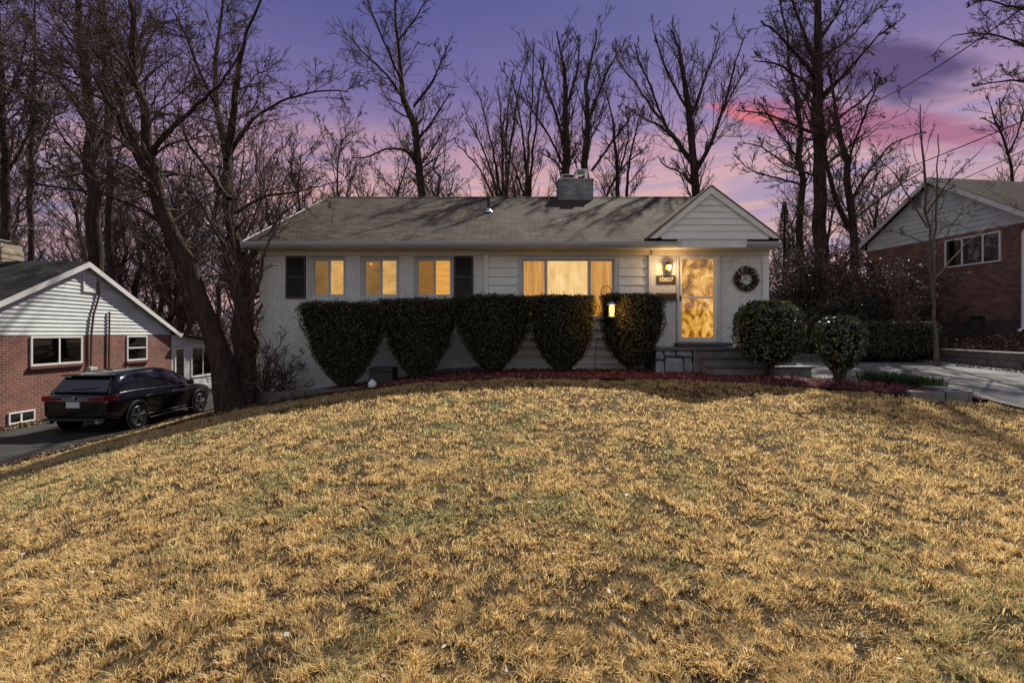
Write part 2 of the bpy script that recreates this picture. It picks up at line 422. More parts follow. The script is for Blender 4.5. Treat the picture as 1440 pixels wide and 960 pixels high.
# ------------------------------------------------------------------ grass
def grass(N, seed):
    rng = np.random.default_rng(seed)
    Y = np.exp(rng.uniform(math.log(1.35), math.log(16.5), N)); X = rng.uniform(-1, 1, N)*(1.25*Y+1.2)
    ok = (X > -9.98) & (X < 7.36) & (Y < bed_front(X)-.02+.12*(vnoise(X,Y,.3,9)-.5))
    ok &= ~((X < -5) & (X > -7.2) & (Y > 11.2+ (vnoise(X,Y,.5,2)-.5)))
    X, Y = X[ok], Y[ok]
    # tufts: jittered cells
    cs = .062; 
    gxx = X + (vnoise(X,Y,.2,31)-.5)*.1; gyy = Y + (vnoise(X,Y,.2,32)-.5)*.1
    ci = np.floor(gxx/cs).astype(np.int64); cj = np.floor(gyy/cs).astype(np.int64)
    def hh(s):
        q = (ci*73856093 ^ cj*19349663 ^ s*83492791) & 0xffffffff
        q = ((q ^ (q >> 13))*1274126177) & 0xffffffff
        return ((q ^ (q >> 15)) & 0xffff)/65535.
    h1, h2, h3, h4 = hh(1), hh(2), hh(3), hh(4)
    cx = (ci+.2+.6*h1)*cs; cy = (cj+.2+.6*h2)*cs
    dx, dy = X-cx, Y-cy; rr = np.sqrt(dx*dx+dy*dy)/cs
    big = vnoise(X,Y,.32,11)*.5+vnoise(X,Y,.11,12)*.5
    sparse = vnoise(X,Y,.5,14)*.12+vnoise(X,Y,.15,15)*.44+vnoise(X,Y,.06,16)*.44
    keep = rng.random(len(X)) < np.clip(.34+(sparse-.37)*4.2, .10, 1)
    hgt = (.020+.040*h3*np.clip(1.3-rr*1.1,.35,1)+.030*(big-.4))*rng.uniform(.7,1.25,len(X))
    hgt = np.clip(hgt, .010, .07)
    keep &= ~((h3 < .2) & (rng.random(len(X)) < .7))
    X,Y,dx,dy,hgt,h3,h4,big,sparse,rr = [a[keep] for a in (X,Y,dx,dy,hgt,h3,h4,big,sparse,rr)]
    n = len(X)
    Z = H(X,Y) + (vnoise(X,Y,.9,3)-.5)*.05+(vnoise(X,Y,.35,5)-.5)*.02 - .004
    w = .0019*np.maximum(1, Y/2.6)**.9*rng.uniform(.7,1.4,n)
    az = rng.uniform(0, 2*PI, n); ax, ay = np.cos(az), np.sin(az)
    lean = np.stack([dx/cs*.9+rng.normal(size=n)*.55, dy/cs*.9+rng.normal(size=n)*.55], 1)
    B = np.stack([X,Y,Z],1); S = np.stack([ax,ay,np.zeros(n)],1)*w[:,None]
    up = np.array([0,0,1.]); L3 = np.concatenate([lean, np.zeros((n,1))],1)
    Mid = B + hgt[:,None]*(up*.6+L3*.28); Tip = B + hgt[:,None]*(up*.95+L3*1.0)
    V = np.stack([B-S, B+S, Mid+S*.8, Mid-S*.8, Tip],1).reshape(-1,3)
    k = np.arange(n)[:,None]*5
    Q4 = k+np.array([[0,1,2,3]]); Q3 = k+np.array([[3,2,4]])
    band = np.exp(-((Y-(7.3+.55*(X+1)))/.5)**2)*(X<0)*.10          # greener wheel-track like streak
    g = vnoise(X,Y,.8,21)*.45+vnoise(X,Y,.25,22)*.35+vnoise(X,Y,2.4,23)*.2 + .07*np.exp(-((X+2.6-.45*(Y-4.5))/.5)**2)
    pg = np.clip((g-.58)*2.8,0,.42)*np.clip(1.1-.16*X,.35,1.2); green = rng.random(n) < pg+.015
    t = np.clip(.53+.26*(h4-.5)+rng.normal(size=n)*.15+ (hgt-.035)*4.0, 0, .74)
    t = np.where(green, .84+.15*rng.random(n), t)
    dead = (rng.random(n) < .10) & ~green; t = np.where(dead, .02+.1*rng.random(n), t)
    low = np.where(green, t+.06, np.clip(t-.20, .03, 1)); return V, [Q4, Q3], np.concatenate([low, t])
GRASSM = tinted('dry_grass_blades', [(0,(.10,.05,.035)),(.15,(.34,.21,.10)),(.35,(.70,.485,.215)),(.55,(.90,.675,.31)),(.75,(.97,.80,.44)),(.80,(.50,.48,.21)),(.9,(.36,.38,.17)),(1,(.22,.26,.12))], .8, .2, .5)
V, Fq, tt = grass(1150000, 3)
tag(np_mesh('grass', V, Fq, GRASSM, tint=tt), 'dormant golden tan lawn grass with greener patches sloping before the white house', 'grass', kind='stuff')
# scattered fallen leaves
n = 420; Y = np.exp(rng.uniform(math.log(1.8), math.log(11), n)); X = rng.uniform(-1.1,1.1,n)*Y
ok = (Y < bed_front(X)-.2) & (X < 7.2) & (X > -9.5); X, Y = X[ok], Y[ok]
C = np.stack([X, Y, H(X,Y)+.045+.02*rng.random(len(X))],1)
V, Fq = leafquads(rng, C, .034, .7, np.tile([0,0,1.], (len(X),1)), .45)
tag(np_mesh('fallen_leaves', V, Fq, tinted('fallen_leaf', [(0,(.10,.045,.02)),(.8,(.28,.15,.07)),(.93,(.55,.5,.45)),(1,(.7,.68,.65))], .8), tint=rng.random(len(X))),
    'small dry brown and pale leaves scattered over the lawn', 'leaves', kind='stuff')
# leaf litter in the shade on the left, right yard and under the woods
n = 26000
X = rng.uniform(-9.8,-4.8,n); Y = rng.uniform(10.6,22,n); _k = (X > -7.4) | (Y > 16.3); X, Y = X[_k], Y[_k]
X2 = rng.uniform(11.5,20,n//2); Y2 = rng.uniform(6,22,n//2); ok = X2 > wall_x(Y2)+.3; X2, Y2 = X2[ok], Y2[ok]
X3 = rng.uniform(-10.05,-9.75,2500); Y3 = rng.uniform(8,18,2500)
X4 = rng.uniform(-14.15,-13.5,3000); Y4 = rng.uniform(10,24,3000)
X = np.concatenate([X,X2,X3,X4]); Y = np.concatenate([Y,Y2,Y3,Y4])
C = np.stack([X, Y, H(X,Y)+.03+.03*rng.random(len(X))],1)
V, Fq = leafquads(rng, C, .08, .6, np.tile([0,0,1.], (len(X),1)), .6)
tag(np_mesh('leaf_litter', V, Fq, tinted('litter', [(0,(.04,.022,.014)),(.6,(.15,.085,.045)),(.95,(.30,.20,.12)),(1,(.5,.45,.4))], .9), tint=rng.random(len(X))),
    'brown leaf litter lying beside the driveways and under the trees', 'leaf litter', kind='stuff')

# ------------------------------------------------------------------ helpers for houses
def lap(mb, ur, z0, z1, ex, place, out=.022):
    """lap siding: ur(z)->(u0,u1); place(u,z,d) -> 3D point, d = distance out of the wall"""
    z = z0
    while z < z1-1e-3:
        t = min(z+ex, z1); a, b = ur(z), ur(t); a2, b2 = (a[0], b[0]), (a[1], b[1])
        p = [place(a[0],z,out), place(a[1],z,out), place(b[1],t,.005), place(b[0],t,.005),
             place(a[0],z,0), place(a[1],z,0)]
        mb.poly(p, [(0,1,2,3),(4,5,1,0)]); z = t
    return mb
def ring(mb, u0, u1, z0, z1, w, place, d0, d1):
    """rectangular frame, bars butted end to end"""
    for (a,b,c,d) in ((u0,u1,z1-w,z1),(u0,u1,z0,z0+w),(u0,u0+w,z0+w,z1-w),(u1-w,u1,z0+w,z1-w)):
        slab(mb, a,b,c,d,place,d0,d1)
    return mb
def slab(mb, a, b, c, d, place, d0, d1):
    p = [place(a,c,d0),place(b,c,d0),place(b,d,d0),place(a,d,d0),place(a,c,d1),place(b,c,d1),place(b,d,d1),place(a,d,d1)]
    return mb.poly(p, [(0,3,2,1),(4,5,6,7),(0,1,5,4),(1,2,6,5),(2,3,7,6),(3,0,4,7)])

# ================================================================== the white house
YF = 12.4
XL, XR = -6.11, 6.18
YR, ZR = 17.5, 4.62            # ridge
YE, ZE = 11.98, 2.12           # front eave
hs = empty('house', (0, 14, -1), 'low white painted brick house with lit amber windows, dark shutters and a grey shingle roof', 'house')
fp = lambda u, z, d: (u, YF-d, z)
# walls
w = MB()
zt = 1.99
def wallbox(mb, p0, p1, q0, q1, y0=YF, y1=YF+.28): mb.box(fx(p0) if p0 > 20 else p0, fx(p1) if p1 > 20 else p1, y0, y1, fz(q0) if q0 > 20 else q0, fz(q1) if q1 > 20 else q1)
for a, b in ((XL, fx(433)), (fx(486.5), fx(506.5)), (fx(561.5), fx(581.5)), (fx(637.5), fx(684))):
    w.box(a, b, YF, YF+.28, fz(419), fz(361))
w.box(XL, fx(684), YF, YF+.28, fz(361), zt); w.box(XL, fx(684), YF, YF+.28, -2.6, fz(419))
w.box(XL, XL+.28, YF+.28, 22.6, -2.9, zt)                     # left side
w.build('wall', WHITE_BRICK, hs)
w = MB()
x0, x1 = fx(914), XR
w.box(x0, fx(950), YF-.02, YF+.28, -1.2, zt); w.box(fx(1014), x1, YF-.02, YF+.28, -1.2, zt)
w.box(fx(950), fx(1014), YF-.02, YF+.28, fz(357), zt); w.box(fx(950), fx(1014), YF-.02, YF+.28, -1.2, fz(481))
w.box(x1-.28, x1, YF+.28, 22.6, -1.6, zt)
w.build('entry_wall', WHITE_BRICK, hs)
w = MB().box(XL+.28, XR-.28, 22.3, 22.6, -2.9, zt); w.build('rear_wall', WHITE_BRICK, hs)
# sided middle bay
sx0, sx1, wx0, wx1, wz0, wz1 = fx(684), fx(914), fx(731), fx(867), fz(450), fz(361)
w = MB()
w.box(sx0, wx0, YF+.03, YF+.25, -1.6, zt); w.box(wx1, sx1, YF+.03, YF+.25, -1.6, zt)
w.box(wx0, wx1, YF+.03, YF+.25, wz1, zt); w.box(wx0, wx1, YF+.03, YF+.25, -1.6, wz0)
w.build('bay_wall', SIDING_W, hs)
sp = lambda u, z, d: (u, YF+.027-d, z)
s_ = MB()
lap(s_, lambda z: (sx0+.05, wx0-.06), -1.15, 1.86, .21, sp, .035); lap(s_, lambda z: (wx1+.06, sx1-.03), -1.15, 1.86, .21, sp, .035)
lap(s_, lambda z: (wx0-.06, wx1+.06), -1.15, wz0-.05, .205, sp, .05)
s_.build('siding', SIDING_W, hs)
t_ = MB()
t_.box(sx0-.06, sx0+.05, YF-.035, YF-.003, -1.3, fz(359)-.01); t_.build('corner_trim', WHITE_PAINT, hs); t_ = MB()
t_.box(sx1-.04, sx1+.03, YF-.05, YF-.022, -1.0, 1.86)
t_.build('corner_trim', WHITE_PAINT, hs); t_ = MB()
t_.box(XR-.13, XR+.02, YF-.05, YF-.022, -.3, 1.86)
t_.build('corner_trim', WHITE_PAINT, hs)
# frieze, soffit, fascia
f_ = MB(); f_.box(XL-.01, sx0-.065, YF-.04, YF-.003, fz(359)-.01, zt); f_.box(sx0-.06, sx1, YF-.03, YF-.003, 1.865, zt)
f_.box(sx1+.035, XR+.03, YF-.06, YF-.023, 1.865, zt)
f_.build('frieze_board', CREAM, hs)
f_ = MB(); f_.box(XL-.16, XR+.05, YE+.03, YF+.3, zt+.003, zt+.03); f_.build('soffit', CREAM, hs)
f_ = MB(); f_.box(XL-.16, fx(916,YE), YE+.0, YE+.028, zt-.0, ZE-.01); f_.build('fascia', CREAM, hs)
# gutter with rolled lip
g_ = MB()
prof = [(YE-.003, ZE-.0), (YE-.003, ZE-.115), (YE-.07, ZE-.115), (YE-.115, ZE-.06), (YE-.125, ZE-.0), (YE-.11, ZE-.0), (YE-.1, ZE-.055), (YE-.065, ZE-.1), (YE-.015, ZE-.1), (YE-.015, ZE)]
g_.prism([(XL-.20, a, b) for a, b in prof], (fx(955,YE)-XL+.20, 0, 0)); g_.build('gutter', GUTTER, hs)
g_ = MB(); g_.prism([(fx(1048,YE), a, b) for a, b in prof], (XR+.07-fx(1048,YE), 0, 0)); g_.build('gutter', GUTTER, hs)
# roof: own object frame follows the slope so shingle courses run with it
def roof_slab(name, p00, p10, p11, p01, th, m, parent, bump_rows=True):
    """p00->p10 along eave, p01/p11 at ridge; child object rotated into the slope"""
    a = Vector(p10)-Vector(p00); a.normalize(); b0 = Vector(p01)-Vector(p00)
    nrm = a.cross(b0).normalized(); b = nrm.cross(a)
    from mathutils import Matrix
    R = Matrix((a, b, nrm)).transposed().to_4x4(); R.translation = Vector(p00)
    Ri = R.inverted()
    q = [Ri @ Vector(p) for p in (p00, p10, p11, p01)]
    V = [tuple(v) for v in q]+[(v.x, v.y, v.z-th) for v in q]
    me = bpy.data.meshes.new(name)
    vs = list(V); fs = [(0,1,2,3),(7,6,5,4),(0,4,5,1),(1,5,6,2),(2,6,7,3),(3,7,4,0)]
    me.from_pydata(vs, [], fs); me.update(); me.materials.append(m)
    o = link(name, me, parent)
    o.matrix_local = Matrix.Translation(-Vector(WLOC[parent])) @ R
    WLOC[o] = WLOC[parent]
    return o
xl, xr = XL-.18, XR+.06
roof = roof_slab('roof', (xl, YE-.02, ZE+.01), (xr, YE-.02, ZE+.01), (xr, YR, ZR), (xl, YR, ZR), .07, ROOF, hs)
roof_slab('roof', (xr, 2*YR-YE, ZE+.01), (xl, 2*YR-YE, ZE+.01), (xl, YR+.003, ZR), (xr, YR+.003, ZR), .07, ROOF, hs)
r_ = MB()
k = 12
for i in range(44):
    a = xl+.02+(i)*(xr-xl-.04)/44; b = a+(xr-xl-.04)/44-.008
    r_.prism([(a,YR-.16,ZR-.058),(a,YR,ZR+.035),(a,YR+.16,ZR-.058),(a,YR+.16,ZR-.075),(a,YR,ZR+.015),(a,YR-.16,ZR-.075)], (b-a,0,0))
r_.build('ridge_cap', ROOF_D, hs)
r_ = MB()
for X in (xl-.03, xr+.002):
    for s in (1,-1):
        y0 = YE-.03 if s > 0 else 2*YR-YE+.03
        MB().prism([(X,y0,ZE-.14),(X,y0,ZE+.02),(X,YR,ZR+.01),(X,YR,ZR-.16)], (.028,0,0)).build('rake_board', WHITE_PAINT, hs)
r_ = MB()   # gable end walls under the roof
for X in (XL+.003, XR-.25): MB().prism([(X,YF+.3,zt+.04),(X,22.4,zt+.04),(X,YR,ZR-.2)], (.24,0,0)).build('gable_end', SIDING_W, hs)
# entry gable
gx0, gx1, gxc, gz0, gzt = fx(912,YE-.03), fx(1096,YE-.03), fx(999,YE-.03), fz(334,YE-.03), fz(263,YE-.03)
GYd = 16.2
gp = lambda u, z, d: (u, YE-.02-d, z)
sl = (gzt-gz0)/(gxc-gx0)
g_ = MB(); g_.prism([(gx0+.12, YE-.02, gz0-.0), (gx1-.12, YE-.02, gz0-.0), (gxc, YE-.02, gzt-.1)], (0,.1,0)); g_.build('gable_wall', SIDING_W, hs)
g_ = MB()
lap(g_, lambda z: (gx0+.13+(z-gz0)/sl, gx1-.13-(z-gz0)/sl), gz0+.0, gzt-.14, .15, gp, .03); g_.build('gable_siding', SIDING_W, hs)
g_ = MB(); g_.box(fx(952,YE-.03), fx(1050,YE-.03), YE-.06, YE-.022, zt-.0, gz0-.003)
g_.box(gx0+.3, gx1-.28, YE-.085, YE-.062, gz0-.05, gz0-.003); g_.build('gable_board', WHITE_PAINT, hs)
g_ = MB()
for s, xe in ((-1, gx0), (1, gx1)):
    e = np.array([xe-(gxc-xe)*0, 0, gz0]); 
    d = np.array([gxc-xe, 0, gzt-gz0]); d = d/np.linalg.norm(d); nn = np.array([-d[2]*(-s), 0, abs(d[0])]); nn = np.array([s*abs(d[2]), 0, abs(d[0])])
    p0 = np.array([xe, YE-.09, gz0-.03]); p1 = np.array([gxc, YE-.09, gzt])
    g_.prism([p0, p1, (gxc, YE-.09, gzt-.17), tuple(p0-np.array([s*-.0,0,.0])+np.array([-s*.17,0,-.0]))], (0,.03,0))
g_.build('gable_rake', WHITE_PAINT, hs)
g_ = MB()
for s, xe in ((-1, gx0), (1, gx1)):
    xo = xe+s*.05
    g_.prism([(xo, YE-.11, gz0-.03),(gxc, YE-.11, gzt+.035),(gxc, YE-.11, gzt+.005),(xo-s*.0, YE-.11, gz0-.065)], (0,.09,0))
g_.build('gable_roof_edge', BROWNEDGE, hs)
for s, xe in ((-1, gx0), (1, gx1)):
    xo = xe+s*.05
    a, b = (xo, YE-.018, gz0-.0), (gxc, YE-.018, gzt+.045)
    a2, b2 = (xo, GYd, gz0-.0), (gxc, GYd, gzt+.045)
    if s < 0: roof_slab('gable_roof', a2, a, b, b2, .05, ROOF, hs)
    else: roof_slab('gable_roof', a, a2, b2, b, .05, ROOF, hs)
# bedroom windows
def sill_bricks(mb, u0, u1, z, y):
    u = u0
    while u < u1-.03:
        mb.box(u, min(u+.07, u1), y-.05, y+.05, z-.095, z); u += .08
for i, (a, b, em) in enumerate(((436,485.5,AMBER_R),(508,560.5,AMBER_R),(583,636.5,AMBER))):
    u0, u1, z0, z1 = fx(a), fx(b), fz(418), fz(361.5)
    wp = lambda u, z, d: (u, YF+.09-d, z)
    fr = MB(); ring(fr, u0, u1, z0, z1, .045, wp, -.06, .02)
    fr.box(u0-.05, u0-.003, YF+.03, YF+.06, z0, z1)
    wd = fr.build('window', FRAME, hs, bevel=.004)
    sh = MB(); um = (u0+u1)/2
    ring(sh, u0+.047, um+.01, z0+.047, z1-.047, .035, wp, -.05, -.015); ring(sh, um+.012, u1-.047, z0+.047, z1-.047, .028, wp, -.03, .005)
    sh.build('sash', FRAME, wd, bevel=.003)
    slab(MB(), u0+.08, u1-.08, z0+.07, z1-.07, wp, -.036, -.03).build('pane', GLASS, wd)
    slab(MB(), u0+.075, um-.02, z0+.07, z1-.07, wp, -.028, -.026).build('insect_screen', SCREEN, wd)
    bm_ = MB()
    z = z0+.03
    if i == 2:
        while z < z1-.05: bm_.box(u0+.03, u1-.03, YF+.2, YF+.203, z, z+.018); z += .024
        bm_.box(u0+.03, u1-.03, YF+.215, YF+.22, z0+.03, z1-.03)
    else:
        bm_.box(u0+.03, u1-.03, YF+.235, YF+.24, z0+.03, z1-.03)
        q = u0+.035
        while q < u1-.06: bm_.box(q, q+.05, YF+.215, YF+.222, z0+.03, z1-.04-.25*(i == 0)*(q > um)*0); q += .058
    bm_.build('blind', em, wd)
    if i == 1: MB().lathe((u0+.2, YF+.17, z1-.15), [(.002,-.05),(.05,-.03),(.062,0),(.045,.035),(.002,.05)]).build('ceiling_globe', LAMPGLOW, wd, smooth=True)
    si = MB(); sill_bricks(si, u0-.08 if i == 0 else u0-.05, u1+.02, fz(417.5)-.003, YF-.003); si.build('sill', WHITE_BRICK, wd, bevel=.006)
# shutters
for (a, b) in ((402.5, 430.5), (638.5, 665.5)):
    u0, u1, z0, z1 = fx(a), fx(b), fz(419.5), fz(360.5)
    m_ = MB(); pl = lambda u, z, d: (u, YF-.003-d, z)
    ring(m_, u0, u1, z0, z1, .045, pl, 0, .035); slab(m_, u0+.045, u1-.045, (z0+z1)/2-.025, (z0+z1)/2+.025, pl, 0, .035)
    z = z0+.05
    while z < z1-.06:
        if abs(z+.015-(z0+z1)/2) > .035: m_.poly([(u0+.045,YF-.03,z),(u1-.045,YF-.03,z),(u1-.045,YF-.012,z+.034),(u0+.045,YF-.012,z+.034)], [(0,1,2,3)])
        z += .036
    slab(m_, u0+.045, u1-.045, z0+.045, z1-.045, pl, .0, .006)
    m_.build('shutter', SHUTTER, hs)
# picture window
wp = lambda u, z, d: (u, YF+.06-d, z)
fr = MB(); ring(fr, wx0, wx1, wz0, wz1, .06, wp, -.05, .075); pw = fr.build('picture_window', FRAME, hs, bevel=.005)
m1, m2 = fx(768), fx(829.5)
sh = MB(); ring(sh, wx0+.062, m1-.002, wz0+.062, wz1-.062, .035, wp, -.03, .02); ring(sh, m1, m2, wz0+.062, wz1-.062, .03, wp, -.04, .0)
ring(sh, m2+.002, wx1-.062, wz0+.062, wz1-.062, .035, wp, -.03, .02); sh.build('sash', FRAME, pw, bevel=.003)
slab(MB(), wx0+.1, wx1-.1, wz0+.09, wz1-.09, wp, -.022, -.018).build('pane', GLASS, pw)
def drape(u0, u1, z0, z1, y, m, name, parent, amp=.03, per=.11):
    n = int((u1-u0)/.012); V = []
    for i in range(n+1):
        u = u0+(u1-u0)*i/n; yy = y+amp*math.sin(2*PI*u/per)+.3*amp*math.sin(2*PI*u/per*2.3+1)
        V += [(u, yy, z0), (u, yy, z1)]
    mb = MB().poly(V, [(2*i,2*i+2,2*i+3,2*i+1) for i in range(n)]); return mb.build(name, m, parent, smooth=True)
drape(wx0+.03, m1+.04, wz0, wz1-.02, YF+.18, AMBER_D, 'curtain', pw); drape(m2-.03, wx1-.03, wz0, wz1-.02, YF+.18, AMBER_D, 'curtain', pw)
drape(m1+.045, m2-.035, wz0, wz1-.02, YF+.21, SHEER, 'sheer_curtain', pw, amp=.012, per=.07)
# door
dx0, dx1, dz0, dz1 = fx(951), fx(1013), fz(480.5), fz(357.5)
dp = lambda u, z, d: (u, YF+.02-d, z)
fr = MB(); 
for (a,b,c,d) in ((dx0,dx1,dz1-.05,dz1),(dx0,dx0+.05,dz0,dz1-.05),(dx1-.075,dx1,dz0,dz1-.05)): slab(fr, a,b,c,d,dp,-.1,.065)
dr = fr.build('front_door', FRAME, hs, bevel=.004)
a, b, c, d = dx0+.052, dx1-.077, dz0+.01, dz1-.055
lf = MB(); gl0, gl1 = fz(474), fz(364.5)
for q in ((a, a+.085, c, d), (b-.085, b, c, d), (a+.085, b-.085, gl1, d), (a+.085, b-.085, c, gl0), (a+.085, b-.085, fz(419.5), fz(416.8))): slab(lf, *q, dp, -.02, .03)
lf.build('storm_door', WHITE_PAINT, dr, bevel=.003)
slab(MB(), a+.07, b-.07, gl0-.01, gl1+.01, dp, -.002, .004).build('pane', GLASS, dr)
slab(MB(), a, b, c, d, dp, -.16, -.12).build('lit_reflection_panel', AMBER_DOOR, dr)  # glowing panel behind the glass, its colour carries painted tree reflections
h_ = MB().tube([(a+.045,YF-.01,fz(417)),(a+.045,YF-.06,fz(417)),(a+.045,YF-.06,fz(421)),(a+.045,YF-.01,fz(421))], .009); h_.box(a+.025,a+.065,YF-.016,YF-.009,fz(423),fz(415.5)); h_.build('door_handle', BRONZE, dr)
# vent pipe and chimney
py = YE+1.0; 
def roofz(y): return ZE+.01+(ZR-ZE-.01)*(y-(YE-.02))/(YR-YE+.02)
vy = 15.2; vx = (687-720)/F*vy; vz = roofz(vy)
v_ = MB().tube([(vx,vy,vz-.02),(vx,vy,vz+.42)], .045, 10); vo = v_.build('vent_pipe', DARKTRIM, hs)
MB().lathe((vx,vy,vz-.03), [(.14,0),(.13,.035),(.07,.09),(.062,.13),(.055,.13)], 14).build('flashing', METAL_G, vo)
cy0, cy1 = 17.1, 17.95; cx0, cx1 = fx(785.5,cy0), fx(834.5,cy0); cz1 = fz(251,cy0)
ch = MB().box(cx0, cx1, cy0, cy1, 3.9, cz1-.07); ch.box(cx0-.02, cx1+.02, cy0-.02, cy1+.02, cz1-.07, cz1)
co = ch.build('chimney', CHIM_BRICK, hs, bevel=.008)
cw = cx1-cx0
MB().box(cx0+.14, cx0+.14+cw*.34, cy0+.2, cy1-.2, cz1, cz1+.16).build('flue', simple('clay_flue',(.13,.07,.05),.9,.3), co)
c_ = MB().box(cx0+.1, cx0+.19+cw*.34, cy0+.15, cy1-.15, cz1+.163, cz1+.185); 
c_.box(cx0+.13, cx0+.15, cy0+.17, cy0+.19, cz1+.05, cz1+.163); c_.box(cx0+.14+cw*.34, cx0+.16+cw*.34, cy0+.17, cy0+.19, cz1+.05, cz1+.163); c_.box(cx0+.12, cx0+.17+cw*.34, cy0+.16, cy1-.16, cz1+.06, cz1+.075); c_.build('flue_cap', METAL_G, co)
a_, b_ = cx0+cw*.54, cx0+cw*.86
MB().lathe(((a_+b_)/2, (cy0+cy1)/2, cz1), [(.12,0),(.12,.16)], 14).build('flue', simple('clay_flue',(.13,.07,.05)), co)
c_ = MB().box(a_-.02, b_+.03, cy0+.16, cy1-.16, cz1+.34, cz1+.365)
for xx in (a_, b_-.02): 
    for yy in (cy0+.2, cy1-.22): c_.box(xx, xx+.022, yy, yy+.022, cz1, cz1+.34)
c_.box(b_-.1, b_+.0, cy0+.195, cy0+.2, cz1+.02, cz1+.33); c_.box(a_+.022, b_-.1, cy0+.195, cy0+.2, cz1+.16, cz1+.19)
c_.build('flue_cap', METAL_G, co)

# ---- things on the facade
wl = empty('wall_lamp', (fx(938), YF-.02, fz(376)), 'small lit brass wall lantern glowing on the white brick above the house number', 'lamp')
lx, lz, ly = fx(938), fz(376), YF-.13
MB().box(lx-.045, lx+.045, YF-.04, YF-.021, lz-.03, lz+.12).tube([(lx,YF-.04,lz+.09),(lx,YF-.1,lz+.13),(lx,ly,lz+.12)], .01).build('bracket', BRONZE, wl)
MB().lathe((lx,ly,lz), [(.075,-.115),(.06,-.10),(.075,-.085)], 6).build('base', BRONZE, wl)
MB().lathe((lx,ly,lz), [(.062,-.08),(.074,.04)], 6).build('glass_shade', LAMPGLOW, wl)
MB().lathe((lx,ly,lz), [(.10,.042),(.085,.06),(.03,.12),(.012,.13),(.012,.16)], 6).build('lamp_roof', BRONZE, wl)
c_ = MB()
for i in range(6):
    an = 2*PI*i/6; c_.tube([(lx+.068*math.cos(an),ly+.068*math.sin(an),lz-.085),(lx+.079*math.cos(an),ly+.079*math.sin(an),lz+.042)], .006, 4)
c_.build('cage', BRONZE, wl)
def text(body, size, loc, m, parent, name):
    cu = bpy.data.curves.new(name, 'FONT'); cu.body = body; cu.size = size; cu.align_x = 'CENTER'; cu.align_y = 'CENTER'; cu.extrude = .004; cu.offset = .003
    tmp = bpy.data.objects.new('tmp', cu); COL.objects.link(tmp); bpy.context.view_layer.update()
    me = bpy.data.meshes.new_from_object(tmp); bpy.data.objects.remove(tmp); bpy.data.curves.remove(cu)
    me.materials.clear(); me.materials.append(m); me.name = name
    o = link(name, me, parent); o.rotation_euler = (PI/2,0,0); o.location = tuple(np.array(loc)-WLOC[parent]); return o
sg = empty('house_number_sign', (fx(936), YF-.02, fz(393.5)), 'small bronze plaque with pale numbers 10807 under the wall lantern', 'sign')
m_ = MB().box(fx(923.5), fx(948.5), YF-.035, YF-.021, fz(399), fz(388)); m_.build('plaque', BRASS, sg, bevel=.004)
ring(MB(), fx(923.5)-.006, fx(948.5)+.006, fz(399)-.006, fz(388)+.006, .012, lambda u,z,d:(u,YF-.021-d,z), 0, .022).build('border', BRONZE, sg)
text('10807', .140, (fx(936), YF-.036, fz(393.5)), simple('pale_numerals',(.85,.82,.70),.5,.05), sg, 'numerals')
mb_ = empty('mailbox', (fx(936), YF-.02, fz(417)), 'narrow brown wall mailbox beside the front door below the number plaque', 'mailbox')
MB().prism([(fx(923),YF-.021,fz(422.5)),(fx(923),YF-.11,fz(422.5)),(fx(923),YF-.12,fz(414)),(fx(923),YF-.021,fz(411.8))], (fx(949)-fx(923),0,0)).build('box', BRONZE, mb_, bevel=.006)
MB().prism([(fx(922.5),YF-.021,fz(411.6)),(fx(922.5),YF-.13,fz(413.6)),(fx(922.5),YF-.13,fz(415.4)),(fx(922.5),YF-.126,fz(415.4)),(fx(922.5),YF-.126,fz(413.9)),(fx(922.5),YF-.021,fz(411.9))], (fx(949.5)-fx(922.5),0,0)).build('lid', BRASS, mb_)
# wreath
wc = np.array([fx(1048), YF-.08, fz(392.5)])
wr = empty('wreath', (wc[0], YF-.02, wc[2]), 'round evergreen wreath with white berries hanging on the white wall right of the door', 'wreath')
rg = np.random.default_rng(5)
th = rg.uniform(0,2*PI,2600); ph = rg.uniform(0,2*PI,2600); rr = .075*np.sqrt(rg.random(2600))*(1+.25*rg.random(2600))
C = np.stack([wc[0]+(.225+rr*np.cos(ph))*np.cos(th), wc[1]-np.abs(rr*np.sin(ph))*.7+.03, wc[2]+(.225+rr*np.cos(ph))*np.sin(th)],1)
V, Fq = leafquads(rg, C, .05, .3)
np_mesh('greenery', V, Fq, tinted('wreath_leaf', [(0,(.03,.02,.018)),(.6,(.07,.045,.035)),(1,(.13,.09,.07))]), wr, tint=rg.random(2600))
b_ = MB(); 
for i in range(46):
    a, r = rg.uniform(0,2*PI), rg.uniform(.16,.29); s = rg.uniform(.008,.014)
    b_.lathe((wc[0]+r*math.cos(a), wc[1]-.045, wc[2]+r*math.sin(a)), [(.001,-s),(s*.8,-s*.5),(s,0),(s*.8,s*.5),(.001,s)], 6)
tag(b_.build('berries', simple('berry',(.7,.68,.68)), wr), kind='stuff')
b_ = MB()
for s in (-1,1): b_.poly([(wc[0]-.06,wc[1]-.06,wc[2]+.10),(wc[0]-.06+s*.07,wc[1]-.08,wc[2]+.15),(wc[0]-.06+s*.08,wc[1]-.07,wc[2]+.07)], [(0,1,2)]); b_.poly([(wc[0]-.06,wc[1]-.06,wc[2]+.10),(wc[0]-.06+s*.05,wc[1]-.06,wc[2]-.03),(wc[0]-.06+s*.02,wc[1]-.06,wc[2]-.04)], [(0,1,2)])
b_.build('ribbon', simple('dark_ribbon',(.10,.03,.035)), wr)

